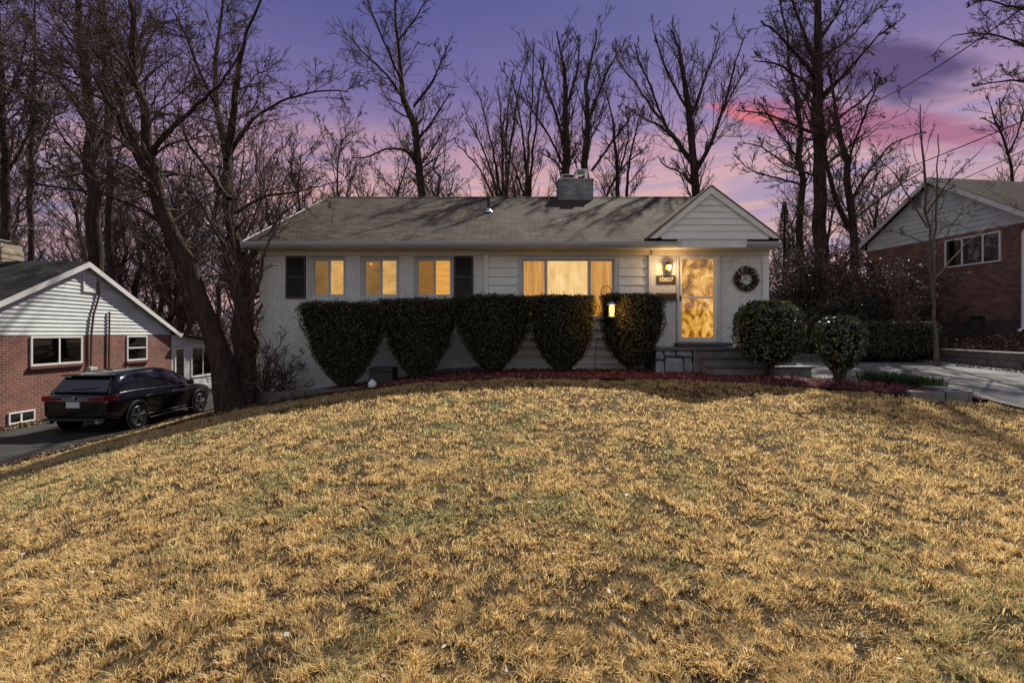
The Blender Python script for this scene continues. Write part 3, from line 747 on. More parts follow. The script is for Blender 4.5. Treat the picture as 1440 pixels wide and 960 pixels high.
# ---- front steps
st = empty('front_steps', (4.2, 11.5, -.9), 'dark slate entrance steps with a stone veneered landing below the front door', 'steps')
MB().box(fx(950)-.05, fx(1023), YF-.32, YF-.023, fz(486.5), fz(481.5)).build('threshold', STONE_D, st, bevel=.01)
ltop = -.335
m_ = MB().box(3.12, 5.15, 11.25, YF-.023, ltop-.06, ltop); m_.box(4.15, 5.75, 10.98, 11.247, -.52-.05, -.52); m_.box(4.15, 6.3, 10.68, 10.977, -.70-.05, -.70)
m_.box(5.18, 6.35, 10.98, 12.2, -.57-.06, -.57) if False else None
m_.box(5.2, 6.3, 11.25, 12.2, -.58, -.52)
m_.build('treads', STONE_D, st, bevel=.012)
m_ = MB().box(4.0, 5.12, 11.28, YF-.03, -1.1, ltop-.062); m_.box(4.18, 5.72, 11.01, 11.25, -1.1, -.572); m_.box(4.18, 6.27, 10.71, 11.0, -1.1, -.752); m_.box(5.22,6.27,11.28,12.17,-1.1,-.582)
m_.build('risers', STONE, st)
m_ = MB(); rg = random.Random(3)
m_.box(3.2, 3.99, 11.33, YF-.03, -1.1, ltop-.062)
m_.build('landing_base', STONE_D, st)
m_ = MB()
for (a,b,c,d) in ((3.17,3.36,-1.0,-.62),(3.17,3.34,-.60,-.40),(3.38,3.78,-.98,-.55),(3.36,3.60,-.53,-.40),(3.62,3.97,-.53,-.40),(3.80,3.98,-.98,-.55)):
    pts = [(a+.02*rg.random(),c+.03*rg.random()),(b-.02*rg.random(),c+.03*rg.random()),(b-.0,(c+d)/2),(b-.04*rg.random(),d-.02*rg.random()),(a+.05*rg.random(),d),(a,(c+d)/2+.04)]
    m_.prism([(x,11.28-.02*rg.random(),z) for x,z in pts], (0,.06,0))
m_.build('stone_veneer', simple('veneer_stone',(.25,.26,.28),.8,.45,4,bump=.5), st, bevel=.01)

# ---- hanging garden lantern on a hook
gY = 11.0
gl = empty('garden_lantern', (fx(836,gY), gY, -.9), 'lit lantern hanging from a tall black shepherd hook in front of the hedge', 'lantern')
path = [P(835.5,522,gY), P(838,490,gY), P(842,450,gY), P(845,425,gY)]
c = P(852.5,411,gY); 
for a in np.linspace(190, -10, 10): path.append(P(852.5+7.5*math.cos(math.radians(a)), 411-9*math.sin(math.radians(a)), gY))
path.append(P(859,418,gY)); path.append(P(857,420,gY))
MB().tube(path, .009, 6).build('hook_pole', BLACKIRON, gl)
lc = P(860,433,gY)
MB().tube([P(860,417,gY), P(860,424,gY)], .004, 5).build('hanger', BLACKIRON, gl)
MB().lathe(lc, [(.055,-.19),(.085,-.185),(.08,-.165)], 12).build('base', METAL_G, gl)
MB().lathe(lc, [(.055,-.163),(.06,-.02),(.05,.075)], 12).build('glass_shade', LAMPGLOW, gl, smooth=True)
MB().lathe(lc, [(.115,.06),(.11,.075),(.05,.11),(.02,.14),(.008,.145)], 12).build('lamp_roof', METAL_G, gl, smooth=True)
c_ = MB()
for i in range(4):
    an = PI/4+PI/2*i; c_.tube([(lc[0]+.062*math.cos(an),lc[1]+.062*math.sin(an),lc[2]-.17),(lc[0]+.062*math.cos(an),lc[1]+.062*math.sin(an),lc[2]+.07)], .004, 4)
c_.build('cage', METAL_G, gl)
# utility box + white jug
ux0, ux1, uY = fx(515,11.15), fx(554,11.15), 11.15
ub = empty('utility_box', ((ux0+ux1)/2, uY+.3, -1.3), 'black lidded box standing between the two leftmost hedges by the wall', 'box')
def taper(x0,x1,y0,y1,z0,z1,k): return MB().poly([(x0,y0,z0),(x1,y0,z0),(x1,y1,z0),(x0,y1,z0),(x0+k,y0+k,z1),(x1-k,y0+k,z1),(x1-k,y1-k,z1),(x0+k,y1-k,z1)], [(0,3,2,1),(4,5,6,7),(0,1,5,4),(1,2,6,5),(2,3,7,6),(3,0,4,7)])
taper(ux0,ux1,uY,uY+.6,fz(556,uY),fz(522,uY),.05).build('bin', BLACKP, ub, bevel=.02)
taper(ux0+.02,ux1-.02,uY+.02,uY+.58,fz(522,uY)+.003,fz(517.5,uY),.03).build('lid', BLACKP, ub, bevel=.015)
jc = P(523.5, 553, 10.6); jc[2] = float(H(jc[0], jc[1]))+.05
jg = MB().lathe(jc, [(.07,-.02),(.085,.0),(.085,.08),(.06,.11),(.035,.12),(.035,.145),(.0,.15)], 16).build('plastic_jug', WHITEP, smooth=True)
tag(jg, 'small white plastic jug standing in front of the black utility box', 'jug')

# ================================================================== neighbour on the left
XW = -14.2
nl = empty('house', (-19, 17, -2.64), 'red brick neighbour house with white sided gable and dark roof behind the parked car', 'house')
lp = lambda u, z, d: (XW+d, u, z)
yA, yB, yM, zP, zE = 12.6, 21.35, 17.0, 2.30, .06
w = MB(); w.box(-27, XW, yA, yB, -3.2, -.06); w.build('wall', RED_BRICK, nl)
w = MB(); w.prism([(XW-.02,yA,-.057),(XW-.02,yB,-.057),(XW-.02,yB,zE),(XW-.02,yM,zP-.05),(XW-.02,yA,zE)], (-12.8,0,0)); w.build('gable_wall', SIDING_N, nl)
slN = (zP-zE)/(yM-yA)
s_ = MB(); lap(s_, lambda z: (yA+max(0,(z-zE))/slN+.02, yB-max(0,(z-zE))/slN*(yB-yM)/(yM-yA)-.02), -.06, zP-.06, .125, lambda u,z,d:(XW-.018+d,u,z), .03); s_.build('siding', SIDING_N, nl)
roof_slab('roof', (-27.3,yA-.35,zE-.08), (-14.03,yA-.35,zE-.08), (-14.03,yM,zP+.08), (-27.3,yM,zP+.08), .06, ROOF_D, nl)
roof_slab('roof', (-14.03,yB+.35,zE-.08), (-27.3,yB+.35,zE-.08), (-27.3,yM+.003,zP+.08), (-14.03,yM+.003,zP+.08), .06, ROOF_D, nl)
r_ = MB()
for ya in (yA-.36, yB+.36): r_.prism([(-14.05,ya,zE-.26),(-14.05,ya,zE-.1),(-14.05,yM,zP+.06),(-14.05,yM,zP-.12)], (.035,0,0))
r_.build('rake_board', WHITE_PAINT, nl)
MB().box(-27,-14.02,yA-.5,yA-.37,zE-.22,zE-.08).build('gutter', WHITE_PAINT, nl)
r_ = MB().box(-27,-14.02,yB+.37,yB+.5,zE-.22,zE-.08); r_.build('gutter', WHITE_PAINT, nl)
def nwin(parent, y0, y1, z0, z1, split, place, frame=WHITE_PAINT, fw=.06, back=INTERIOR, curt=None, sill=None, horiz=False, name='window'):
    fr = MB(); ring(fr, y0, y1, z0, z1, fw, place, -.02, .035)
    for q in split:
        if horiz: slab(fr, y0+fw, y1-fw, q-.025, q+.025, place, -.01, .025)
        else: slab(fr, q-.03, q+.03, z0+fw, z1-fw, place, -.01, .025)
    wd = fr.build(name, frame, parent, bevel=.004)
    slab(MB(), y0+fw, y1-fw, z0+fw, z1-fw, place, .010, .014).build('pane', GLASS_N, wd)
    slab(MB(), y0+fw*.5, y1-fw*.5, z0+fw*.5, z1-fw*.5, place, .002, .005).build('dark_backing', back, wd)
    if curt: slab(MB(), curt[0], curt[1], z0+fw, z1-fw, place, .0055, .0075).build('curtain', CURTW, wd)
    if sill: slab(MB(), y0-.05, y1+.05, z0-.085, z0-.003, place, 0, .07).build('sill', sill, wd)
    return wd
SILLR = simple('brick_sill',(.13,.05,.04),.9,.4,14)
nwin(nl, 15.08, 16.9, -.99, -.10, [16.05], lp, curt=(15.15,16.0), sill=SILLR)
nwin(nl, 18.85, 19.9, -1.04, -.10, [-.56], lp, curt=(18.9,19.85), sill=SILLR, horiz=True)
nwin(nl, 14.42, 15.22, -2.60, -2.26, [14.8], lp, fw=.045, name='basement_window')
v_ = MB(); ring(v_, 16.92, 17.42, 1.36, 1.92, .05, lp, 0, .04)
z = 1.42
while z < 1.85: v_.poly([lp(16.97,z,.035),lp(17.37,z,.035),lp(17.37,z+.05,.008),lp(16.97,z+.05,.008)], [(0,1,2,3)]); z += .055
v_.build('gable_vent', WHITE_PAINT, nl)
v_ = MB().tube([lp(17.5,1.75,.06),lp(17.55,1.3,.06),lp(17.3,.6,.06),lp(17.22,0,.06),lp(17.2,-1.1,.05)], .035, 7)
v_.tube([lp(18.0,.75,.05),lp(17.98,-1.25,.05)], .03, 7); v_.build('conduit', simple('rusty_conduit',(.13,.055,.05),.7,.3,9), nl)
MB().box(XW+.003,XW+.16,17.05,17.35,-1.5,-1.15).build('electric_meter', simple('meter_grey',(.42,.44,.44)), nl, bevel=.01)
# stone chimney
c_ = MB(); rg = random.Random(8); z = 1.6
while z < 2.93:
    x = -18.5
    while x < -17.28:
        wd_ = rg.uniform(.2,.42); x2 = min(x+wd_, -17.25); c_.box(x+.006, x2-.006, 17.3+rg.uniform(-.02,.02), 18.1, z+.006, z+.17); x = x2
    z += .18
co = c_.build('chimney', STONE_T, nl, bevel=.02)
MB().box(-18.48,-17.27,17.36,18.05,1.5,2.94).build('mortar', simple('mortar',(.3,.27,.22)), co)
MB().box(-18.45,-17.6,17.4,18.0,2.95,3.22).build('chimney_cap', BLACKIRON, co, bevel=.02)
# sun porch
sp_ = MB(); 
pz = lambda y: .02-.115*(y-21.4)
sp_.prism([(XW,yB+.01,-3),(XW,24.8,-3),(XW,24.8,-2.0),(XW,yB+.01,-2.0)], (-6,0,0))
sp_.prism([(XW,yB+.01,-.22-.35),(XW,24.8,-.22-.35),(XW,24.8,pz(24.8)-.1),(XW,yB+.01,pz(yB)-.1)], (-6,0,0))
for a,b in ((yB+.01,21.5),(22.25,22.6),(24.5,24.8)): sp_.box(XW-.1,XW,a,b,-1.997,-.573)
sp_.build('sun_porch', SIDING_N, nl)
nwin(nl, 21.52, 22.22, -2.5, -.6, [], lp, fw=.09, name='porch_door')
nwin(nl, 22.62, 24.48, -1.99, -.58, [23.5], lp, fw=.09, curt=(23.6,24.4))
roof_slab('porch_roof', (-13.8,25.1,pz(25.1)), (-20.3,25.1,pz(25.1)), (-20.3,yB+.5,pz(yB+.5)+.0), (-13.8,yB+.5,pz(yB+.5)+.0), .08, ROOF_D, nl)

# ================================================================== neighbour on the right
A_ = np.array([14.5,20.9]); tR = np.array([.139,-.9903]); nR = np.array([.9903,.139])
def rp(u, z, d): q = A_+tR*u-nR*d; return (q[0], q[1], z)
def uR(px): k = (px-720)/F; return (k*A_[1]-A_[0])/(tR[0]-k*tR[1])
LN = 5.76; HM = LN/2
nr = empty('house', (*(A_+tR*HM+nR*6), -.1), 'brown brick neighbour house with tall white sided gable and mossy roof on the right', 'house')
w = MB(); slab(w, 0, LN, -1.2, 3.30, rp, -12, 0); w.build('wall', BROWN_BRICK, nr)
w = MB(); slab(w, 0.02, LN-.02, -1.2, .42, rp, .0, .02); w.build('foundation', simple('parged_base',(.085,.065,.058),.95,.3,3), nr)
zE2, zP2 = 3.62, 5.40
w = MB(); w.prism([rp(0,3.303,-.02),rp(LN,3.303,-.02),rp(LN,zE2-.02,-.02),rp(HM,zP2-.05,-.02),rp(0,zE2-.02,-.02)], (nR[0]*11.9,nR[1]*11.9,0)); w.build('gable_wall', SIDING_N, nr)
s2 = (zP2-zE2)/HM
s_ = MB(); lap(s_, lambda z: (.01+max(0,z-zE2)/s2, LN-.01-max(0,z-zE2)/s2), 3.303, zP2-.08, .17, lambda u,z,d: rp(u,z,d-.018), .035); s_.build('siding', SIDING_N, nr)
ov = .3; ze = zE2-ov*s2+.03
roof_slab('roof', rp(LN+ov,ze,.28), rp(LN+ov,ze,-12.3), rp(HM,zP2+.07,-12.3), rp(HM,zP2+.07,.28), .06, ROOF_M, nr)
roof_slab('roof', rp(-ov,ze,-12.3), rp(-ov,ze,.28), rp(HM-.003,zP2+.07,.28), rp(HM-.003,zP2+.07,-12.3), .06, ROOF_M, nr)
r_ = MB()
for u in (-ov-.01, LN+ov+.01): 
    r_.prism([rp(u,ze-.19,.285),rp(u,ze-.03,.285),rp(HM,zP2+.05,.285),rp(HM,zP2-.12,.285)], (-nR[0]*.03,-nR[1]*.03,0))
r_.build('rake_board', WHITE_PAINT, nr)
r_ = MB(); slab(r_, LN+ov, LN+ov+.12, ze-.14, ze-.0, rp, -12, .3); r_.build('gutter', WHITE_PAINT, nr); slab(MB(), LN+.002, LN+ov, ze-.2, ze-.17, rp, -12, .28).build('soffit', WHITE_PAINT, nr)
r_ = MB().tube([rp(LN+ov+.05,ze-.1,.1),rp(LN-.06,3.0,.07),rp(LN-.07,.15,.07),rp(LN-.1,.05,.2)], .045, 8); r_.build('downspout', WHITE_PAINT, nr)
u0, u1 = uR(1329), uR(1408); b1, b2 = u0+(u1-u0)*.33, u0+(u1-u0)*.70
nwin(nr, u0, u1, 2.22, 3.18, [b1, b2], rp, curt=(b1+.05, b1+.42), fw=.055)
u0, u1 = uR(1362), uR(1386); nwin(nr, u0, u1, .05, .55, [], rp, fw=.05, frame=simple('brown_frame',(.05,.035,.03)), name='basement_window')
v_ = MB(); u0, u1 = uR(1284), uR(1296); ring(v_, u0, u1, 4.55, 5.05, .04, rp, 0.02, .05)
z = 4.6
while z < 5.0: v_.poly([rp(u0+.04,z,.045),rp(u1-.04,z,.045),rp(u1-.04,z+.05,.02),rp(u0+.04,z+.05,.02)], [(0,1,2,3)]); z += .055
v_.build('gable_vent', simple('grey_vent',(.22,.23,.24)), nr)
v_ = MB(); slab(v_, uR(1313), uR(1320), 1.2, 1.75, rp, .0, .15); slab(v_, uR(1296), uR(1305), .75, 1.1, rp, 0, .15); v_.build('electric_meter', simple('meter_grey',(.42,.44,.44)), nr, bevel=.02)
v_ = MB().tube([rp(uR(1316),1.75,.05),rp(uR(1316),3.25,.05)], .03, 6); v_.build('conduit', simple('grey_conduit',(.25,.26,.27)), nr)

# ---- stone walls and borders
def block_wall(name, label, path, top, rows, bh, bl, th, m, seed=1, capm=None, cat='wall'):
    rg = random.Random(seed); path = [np.array(p, float) for p in path]
    c = sum(path)/len(path); e = empty(name, (c[0], c[1], float(H(c[0], c[1]))), label, cat)
    b = MB(); cp = MB()
    for p, q in zip(path[:-1], path[1:]):
        L = np.linalg.norm(q-p); d = (q-p)/L; nn = np.array([-d[1], d[0]])
        def pl(u, w_, z): a = p+d*u+nn*w_; return (a[0], a[1], z)
        for r in range(rows):
            u = -rg.random()*bl*.6
            while u < L:
                l = bl*rg.uniform(.7,1.25); a, z_ = max(u,0), min(u+l, L)
                if z_-a > .04:
                    mid = p+d*(a+z_)/2; tz = top(mid)-r*bh
                    if tz > H(*mid)-.02:
                        j = rg.uniform(-.02,.02)
                        b.box(a+.006, z_-.006, -th/2+j, th/2+j, tz-bh+.005, tz, M=lambda x,y,z: pl(x,y,z))
                u += l
        if capm:
            u = 0
            while u < L-.02:
                l = min(bl*1.5, L-u); mid = p+d*(u+l/2)
                cp.box(u+.004, u+l-.004, -th/2-.03, th/2+.03, top(mid)+.003, top(mid)+.05, M=lambda x,y,z: pl(x,y,z)); u += l
    b.build('blocks', m, e, bevel=.012)
    if capm: cp.build('capstones', capm, e, bevel=.01)
    return e
block_wall('retaining_wall', 'low grey block retaining wall along the right edge of the concrete driveway', [(float(wall_x(y)), y) for y in (4,6,8,10,11.5,13,15,16.6)], lambda p: -.50, 5, .15, .42, .22, BLOCK, 2, simple('cap_stone',(.19,.175,.165),.85,.3,5,bump=.4))
block_wall('garden_border', 'low dark block border under the long clipped hedge behind the walkway', [(6.35,15.05),(9,15.5),(12.4,16.2)], lambda p: float(H(*p))+.24, 2, .12, .4, .2, BLOCK, 5)
block_wall('stone_edging', 'low dark stone edging below the leftmost hedge at the house corner', [(-6.1,11.95),(-5.3,11.25),(-4.3,10.95),(-3.0,10.75),(-1.9,10.7)], lambda p: np.interp(p[0], [-6,-2.2,-1.8], [-1.36,-1.06,-1.04]), 3, .12, .36, .2, BLOCK, 9)
block_wall('stone_edging', 'row of dark stones along the wall base under the middle hedges', [(-2.2,12.2),(-.3,12.2)], lambda p: float(H(*p))+.13, 2, .1, .34, .16, BLOCK, 11)
sb = empty('stone_border', (6.9,8.3,-1.0), 'curved light grey stone end of the mulch bed beside the driveway', 'border')
LG = simple('light_paving_stone',(.21,.20,.19),.85,.25,6,bump=.4)
bp = [(6.35,8.17),(6.75,7.98),(7.05,7.92),(7.25,8.08),(7.32,8.45),(7.28,8.95)]
for p, q in zip(bp[:-1], bp[1:]):
    p, q = np.array(p), np.array(q); d = q-p; L = np.linalg.norm(d); d /= L; nn = np.array([-d[1], d[0]])
    def pl(x,y,z): a = p+d*x+nn*y; return (a[0],a[1],z)
    zt_ = -.90 if p[0] > 6.7 else -.93
    MB().box(.008, L-.008, -.03, .24, -1.3, zt_, M=pl).build('stone_block', LG, sb, bevel=.015)
# pale gravel at the foot of the retaining wall
rng = np.random.default_rng(21); n = 1500; y = rng.uniform(7,16,n); x = wall_x(y)-.12-np.abs(rng.normal(0,.12,n))
b_ = []; C = np.stack([x,y,H(x,y)+.04+.01*rng.random(n)],1); V, Fq = leafquads(rng, C, .07, .8, np.tile([0,0,1.],(n,1)), .6)
tag(np_mesh('gravel', V, Fq, tinted('pale_gravel',[(0,(.2,.2,.2)),(1,(.6,.6,.62))],.9), tint=rng.random(n)), 'pale gravel scattered along the foot of the retaining wall', 'gravel', kind='stuff')

# ================================================================== the car
car = empty('parked_car', (-11.2,15.4,-2.61), 'black estate style crossover with red tail lights parked beside the brick house', 'car')
CX, CY, CZ = -11.2, 15.42, -2.615
def cw_(x, y, z): return (CX+x, CY+y, CZ+z)
st_ = [(-2.33,.66,.50,.86),(-2.31,.80,.40,.97),(-2.2,.89,.32,1.03),(-1.9,.935,.27,1.06),(-1.4,.95,.24,1.06),(-.6,.95,.22,1.03),(.3,.95,.22,1.0),(1.0,.945,.22,.98),(1.5,.94,.25,.95),(1.95,.90,.28,.88),(2.22,.80,.32,.80),(2.36,.60,.40,.70)]
V = []; 
for (y,wd_,zb,bt) in st_:
    h = bt-zb
    half = [(0,zb),(wd_*.8,zb),(wd_*.96,zb+.08),(wd_*.99,zb+h*.30),(wd_*.985,zb+h*.55),(wd_*1.0,zb+h*.72),(wd_*.965,zb+h*.93),(wd_*.90,bt),(wd_*.5,bt+.02),(0,bt+.03)]
    full = half+[(-a,b) for a,b in half[-2:0:-1]]
    V += [cw_(a,y,b) for a,b in full]
npf = 18; Fc = [(j*npf+i, j*npf+(i+1)%npf, (j+1)*npf+(i+1)%npf, (j+1)*npf+i) for j in range(len(st_)-1) for i in range(npf)]
Fc += [tuple(range(npf))[::-1], tuple(range((len(st_)-1)*npf, len(st_)*npf))]
body = MB().poly(V, Fc).build('body', CARPAINT, car, smooth=True)
ss = body.modifiers.new('s','SUBSURF'); ss.levels = 2; ss.render_levels = 2
gh = [(-2.14,.80,.76,1.04),(-2.02,.85,.70,1.24),(-1.80,.875,.66,1.47),(-1.4,.88,.645,1.565),(-.7,.885,.64,1.60),(0,.885,.635,1.595),(.45,.88,.63,1.53),(.85,.87,.66,1.34),(1.3,.84,.76,1.02)]
def belt(y): return float(np.interp(y,[a[0] for a in st_],[a[3] for a in st_]))-.02
V = []
for (y,wb,wt,zr) in gh:
    zb = belt(y); half = [(wb,zb),(wb*.985,zb+(zr-zb)*.3),(wt+.02,zr-(zr-zb)*.12),(wt-.04,zr-.01*(zr-zb)),(wt*.5,zr+.015),(0,zr+.022)]
    full = half+[(-a,b) for a,b in half[-2::-1]]; V += [cw_(a,y,b) for a,b in full]
m = 11; Fc = [(j*m+i, j*m+i+1, (j+1)*m+i+1, (j+1)*m+i) for j in range(len(gh)-1) for i in range(m-1)]
g0 = MB().poly(V, Fc).build('cabin', CARPAINT, car, smooth=True)
ss = g0.modifiers.new('s','SUBSURF'); ss.levels = 2; ss.render_levels = 2
def gside(y, f, s=1, off=.012):
    r = lambda k: float(np.interp(y,[a[0] for a in gh],[a[k] for a in gh]))
    zb, zr, wb, wt = belt(y), r(3), r(1), r(2)
    x = wb+(wt+.02-wb)*f**1.5; return cw_(s*(x+off), y, zb+(zr-zb)*.88*f)
for s in (-1, 1):
    for (ya, yb, lo, hi) in ((-1.98,-1.28,.12,.80),(-1.22,-.28,.08,.90),(-.20,.95,.08,.90)):
        n = 8; V = []
        for i in range(n+1):
            y = ya+(yb-ya)*i/n; h2 = hi
            if ya < -1.9: h2 = np.interp(y,[-1.98,-1.6],[.25,.80]); 
            if yb > .9: h2 = np.interp(y,[.3,.95],[.9,.72])
            V += [gside(y, lo+(h2-lo)*k/3, s) for k in range(4)]
        MB().poly(V, [(4*i+k,4*i+4+k,4*i+5+k,4*i+1+k) for i in range(n) for k in range(3)]).build('side_window', CARGLASS, car, smooth=True)
    MB().tube([gside(y,.04,s,.02) for y in np.linspace(-1.95,1.05,14)], .009, 5).build('chrome_trim', CHROME, car)
    MB().tube([gside(y,.97,s,.0) for y in np.linspace(-1.7,.35,10)], .014, 5).build('roof_rail', BLACKP, car)
    for yy in (-.95, .12): MB().tube([cw_(s*.945,yy-.1,.86),cw_(s*.985,yy-.07,.875),cw_(s*.985,yy+.07,.875),cw_(s*.945,yy+.1,.86)], .013, 6).build('door_handle', CHROME, car)
    d_ = MB()
    for yy in (-1.25,-.24,.98): d_.tube([cw_(s*.953,yy-.0,z) for z in (.32,.5,.7,.9)], .004, 4)
    d_.build('door_seam', BLACKIRON, car)
    MB().box(*sorted((CX+s*.93,CX+s*.975)), CY-.95, CY+1.0, CZ+.235, CZ+.262).build('sill_trim', CHROME, car, bevel=.004)
    mr = MB().lathe(cw_(s*1.02,.78,1.08), [(.01,-.1),(.07,-.08),(.09,0),(.075,.07),(.01,.1)], 10, axis=0); mr.build('wing_mirror', CARPAINT, car, smooth=True)
    for yy in (-1.40, 1.38):
        wc_ = cw_(s*.845, yy, .355)
        wo = MB().lathe(wc_, [(.25,-.11),(.345,-.11),(.358,-.09),(.358,.09),(.345,.115),(.275,.122),(.26,.09)], 32, axis=0, caps=False)
        wh = wo.build('wheel', RUBBER, car, smooth=False)
        r_ = MB().lathe(wc_, [(.25,.085*s),(.272,.118*s),(.262,.126*s),(.25,.118*s)], 32, axis=0, caps=False)
        for q in range(5):
            for dd in (-.13, .13):
                an = 2*PI*q/5+dd+.3; a0 = 2*PI*q/5+dd*.5+.3
                r_.tube([(wc_[0]+s*.112,wc_[1]+.05*math.cos(a0),wc_[2]+.05*math.sin(a0)),(wc_[0]+s*.122,wc_[1]+.26*math.cos(an),wc_[2]+.26*math.sin(an))], [.02,.014], 6)
        r_.lathe(wc_, [(.06,.10*s),(.055,.128*s),(.01,.13*s)], 14, axis=0)
        r_.build('rim', ALLOY, wh)
        MB().lathe(wc_, [(.01,.03*s),(.2,.032*s),(.25,.03*s),(.25,.02*s)], 20, axis=0).build('brake_disc', BLACKIRON, wh)
        arch = [cw_(s*.952, yy+.40*math.cos(a), .36+.40*math.sin(a)) for a in np.linspace(-.25, PI+.25, 18)]
        MB().tube(arch, .022, 6).build('wheel_arch', BLACKP, car, smooth=True)
        dk = MB().lathe((CX+s*.948, CY+yy, CZ+.36), [(.01,-.01*s),(.39,-.01*s),(.39,.003*s),(.01,.003*s)], 28, axis=0); dk.build('wheel_well', BLACKP, car)
    # lamps
    t_ = MB(); pts = [cw_(s*.38,-2.325,.90),cw_(s*.80,-2.315,.865),cw_(s*.90,-2.22,.90),cw_(s*.945,-1.98,.98),cw_(s*.90,-2.20,1.0),cw_(s*.80,-2.33,.985),cw_(s*.38,-2.345,.95)]
    t_.poly(pts+[(a,b-.035,c) if i in (0,1,5,6) else (a+s*.03,b-.01,c) for i,(a,b,c) in enumerate(pts)], [tuple(range(7)),tuple(range(7,14))[::-1]]+[(i,(i+1)%7,7+(i+1)%7,7+i) for i in range(7)])
    t_.build('tail_light', REDLENS, car)
    MB().lathe(cw_(s*.62,-2.30,.34), [(.055,-.08),(.055,.05),(.045,.05),(.045,-.06)], 14, axis=1).build('exhaust_tip', CHROME, car)
MB().poly([cw_(-.70,-2.10,1.10),cw_(.70,-2.10,1.10),cw_(.62,-1.86,1.44),cw_(-.62,-1.86,1.44),cw_(-.70,-2.165,1.09),cw_(.70,-2.165,1.09),cw_(.60,-1.90,1.45),cw_(-.60,-1.90,1.45)], [(4,5,6,7),(0,3,2,1),(4,0,1,5),(5,1,2,6),(6,2,3,7),(7,3,0,4)]).build('rear_window', CARGLASS, car)
MB().box(CX-.64,CX+.64,CY-2.0,CY-1.72,CZ+1.475,CZ+1.515).build('roof_spoiler', CARPAINT, car, bevel=.015)
MB().box(CX-.42,CX+.42,CY-2.372,CY-2.33,CZ+.875,CZ+.893).build('tailgate_trim', CHROME, car)
MB().box(CX-.17,CX+.17,CY-2.375,CY-2.335,CZ+.70,CZ+.85).build('number_plate', simple('plate',(.55,.57,.60),.5,.25,40), car, bevel=.004)
MB().lathe(cw_(0,-2.35,.955), [(.05,-.012),(.055,0),(.05,.012)], 16, axis=1).build('badge', CHROME, car)
MB().box(CX-.78,CX+.78,CY-2.36,CY-2.28,CZ+.36,CZ+.42).build('bumper_trim', BLACKP, car, bevel=.01)
MB().tube([cw_(-.25,-2.13,1.16),cw_(.05,-2.15,1.15),cw_(.42,-2.10,1.19)], .009, 5).build('rear_wiper', BLACKIRON, car)

# ================================================================== shrubs
HEDGE = tinted('dark_hedge_leaf', [(0,(.03,.03,.018)),(.6,(.095,.088,.05)),(.92,(.18,.15,.08)),(1,(.24,.16,.09))], .7, .3, .25)
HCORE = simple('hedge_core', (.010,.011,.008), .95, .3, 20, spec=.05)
GLOSSL = tinted('glossy_leaf', [(0,(.025,.035,.015)),(.6,(.07,.09,.032)),(.9,(.17,.20,.06)),(1,(.26,.2,.1))], .25, 1.0, .25)
def lumps(th, t, seed): return .5-vnoise(th*1.3+seed*7.3, t*3.1, .45, seed)*.5-vnoise(th*3+seed, t*7, .4, seed+9)*.5
def vase(name, label, px0, px1, Y, pyt, pyb, depth, group, seed, prof=None, N=13000, lm=HEDGE, ls=.045, stems=9, core=.90, cm=HCORE, cat='hedge', stemh=None):
    rg = np.random.default_rng(seed); x0, x1 = fx(px0,Y), fx(px1,Y); cx = (x0+x1)/2; hw = (x1-x0)/2; hd = depth/2
    zt, zb = fz(pyt,Y), fz(pyb,Y); zg = min(zb, float(H(cx,Y)))
    prof = prof or ([0,.06,.2,.4,.6,.8,.92,.98,1.0],[.10,.16,.43,.68,.85,.95,1.0,.98,.84])
    R = lambda t: np.interp(t, *prof)
    e = empty(name, (cx,Y,zg), label, cat, group)
    # surface samples, plus top cap
    t = rg.random(N)**.8; th = rg.uniform(0,2*PI,N); top = rg.random(N) < .22
    r = np.where(top, np.sqrt(rg.random(N))*.96, 1-.22*rg.random(N)**2.0)
    t = np.where(top, .975+.03*rg.random(N), t)
    rr = np.where(top, r*R(np.full(N,.97)), r*R(t))*(1+.26*lumps(th,t,seed))
    rr = rr+(rg.random(N) < .035)*rg.random(N)*.13
    X = cx+hw*rr*np.cos(th); Yy = Y+hd*rr*np.sin(th); Z = zb+(zt-zb)*(t+.05*lumps(X*2,Yy,seed+3)*(t>.9)+(rg.random(N) < .02)*rg.random(N)*.06)
    C = np.stack([X,Yy,Z],1); Nn = np.stack([np.cos(th),np.sin(th),np.where(top,2,.2)],1)
    V, Fq = leafquads(rg, C, ls, .5, unit(Nn), .8)
    tint = np.clip(rg.normal(.45,.22,N),0,1); np_mesh('foliage', V, Fq, lm, e, tint=tint)
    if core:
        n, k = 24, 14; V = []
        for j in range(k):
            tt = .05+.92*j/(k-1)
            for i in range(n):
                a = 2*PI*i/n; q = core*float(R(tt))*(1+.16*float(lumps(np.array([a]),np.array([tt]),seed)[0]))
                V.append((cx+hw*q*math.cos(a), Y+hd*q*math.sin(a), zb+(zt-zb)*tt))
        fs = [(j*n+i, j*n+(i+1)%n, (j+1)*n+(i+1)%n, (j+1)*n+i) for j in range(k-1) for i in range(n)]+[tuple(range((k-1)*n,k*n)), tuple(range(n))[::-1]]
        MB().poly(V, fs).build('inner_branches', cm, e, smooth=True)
    sm = MB(); 
    for i in range(stems):
        a = rg.uniform(0,2*PI); q = rg.uniform(.2,.8); hh = rg.uniform(.35,.7)
        rad = float(R(hh))*q
        sm.tube([(cx+.05*math.cos(a),Y+.05*math.sin(a),zg-.05),(cx+hw*rad*.35*math.cos(a),Y+hd*rad*.35*math.sin(a),zg+(zt-zg)*hh*.35),(cx+hw*rad*math.cos(a),Y+hd*rad*math.sin(a),zg+(zt-zg)*hh)], [.022,.016,.008], 5)
    sm.build('stems', TWIG, e); return e
G = 'vase shaped clipped hedges along the house front'
vase('hedge','leftmost and widest dark clipped hedge, under the left bedroom window',421,548,11.2,427,548,1.4,G,1,N=17000)
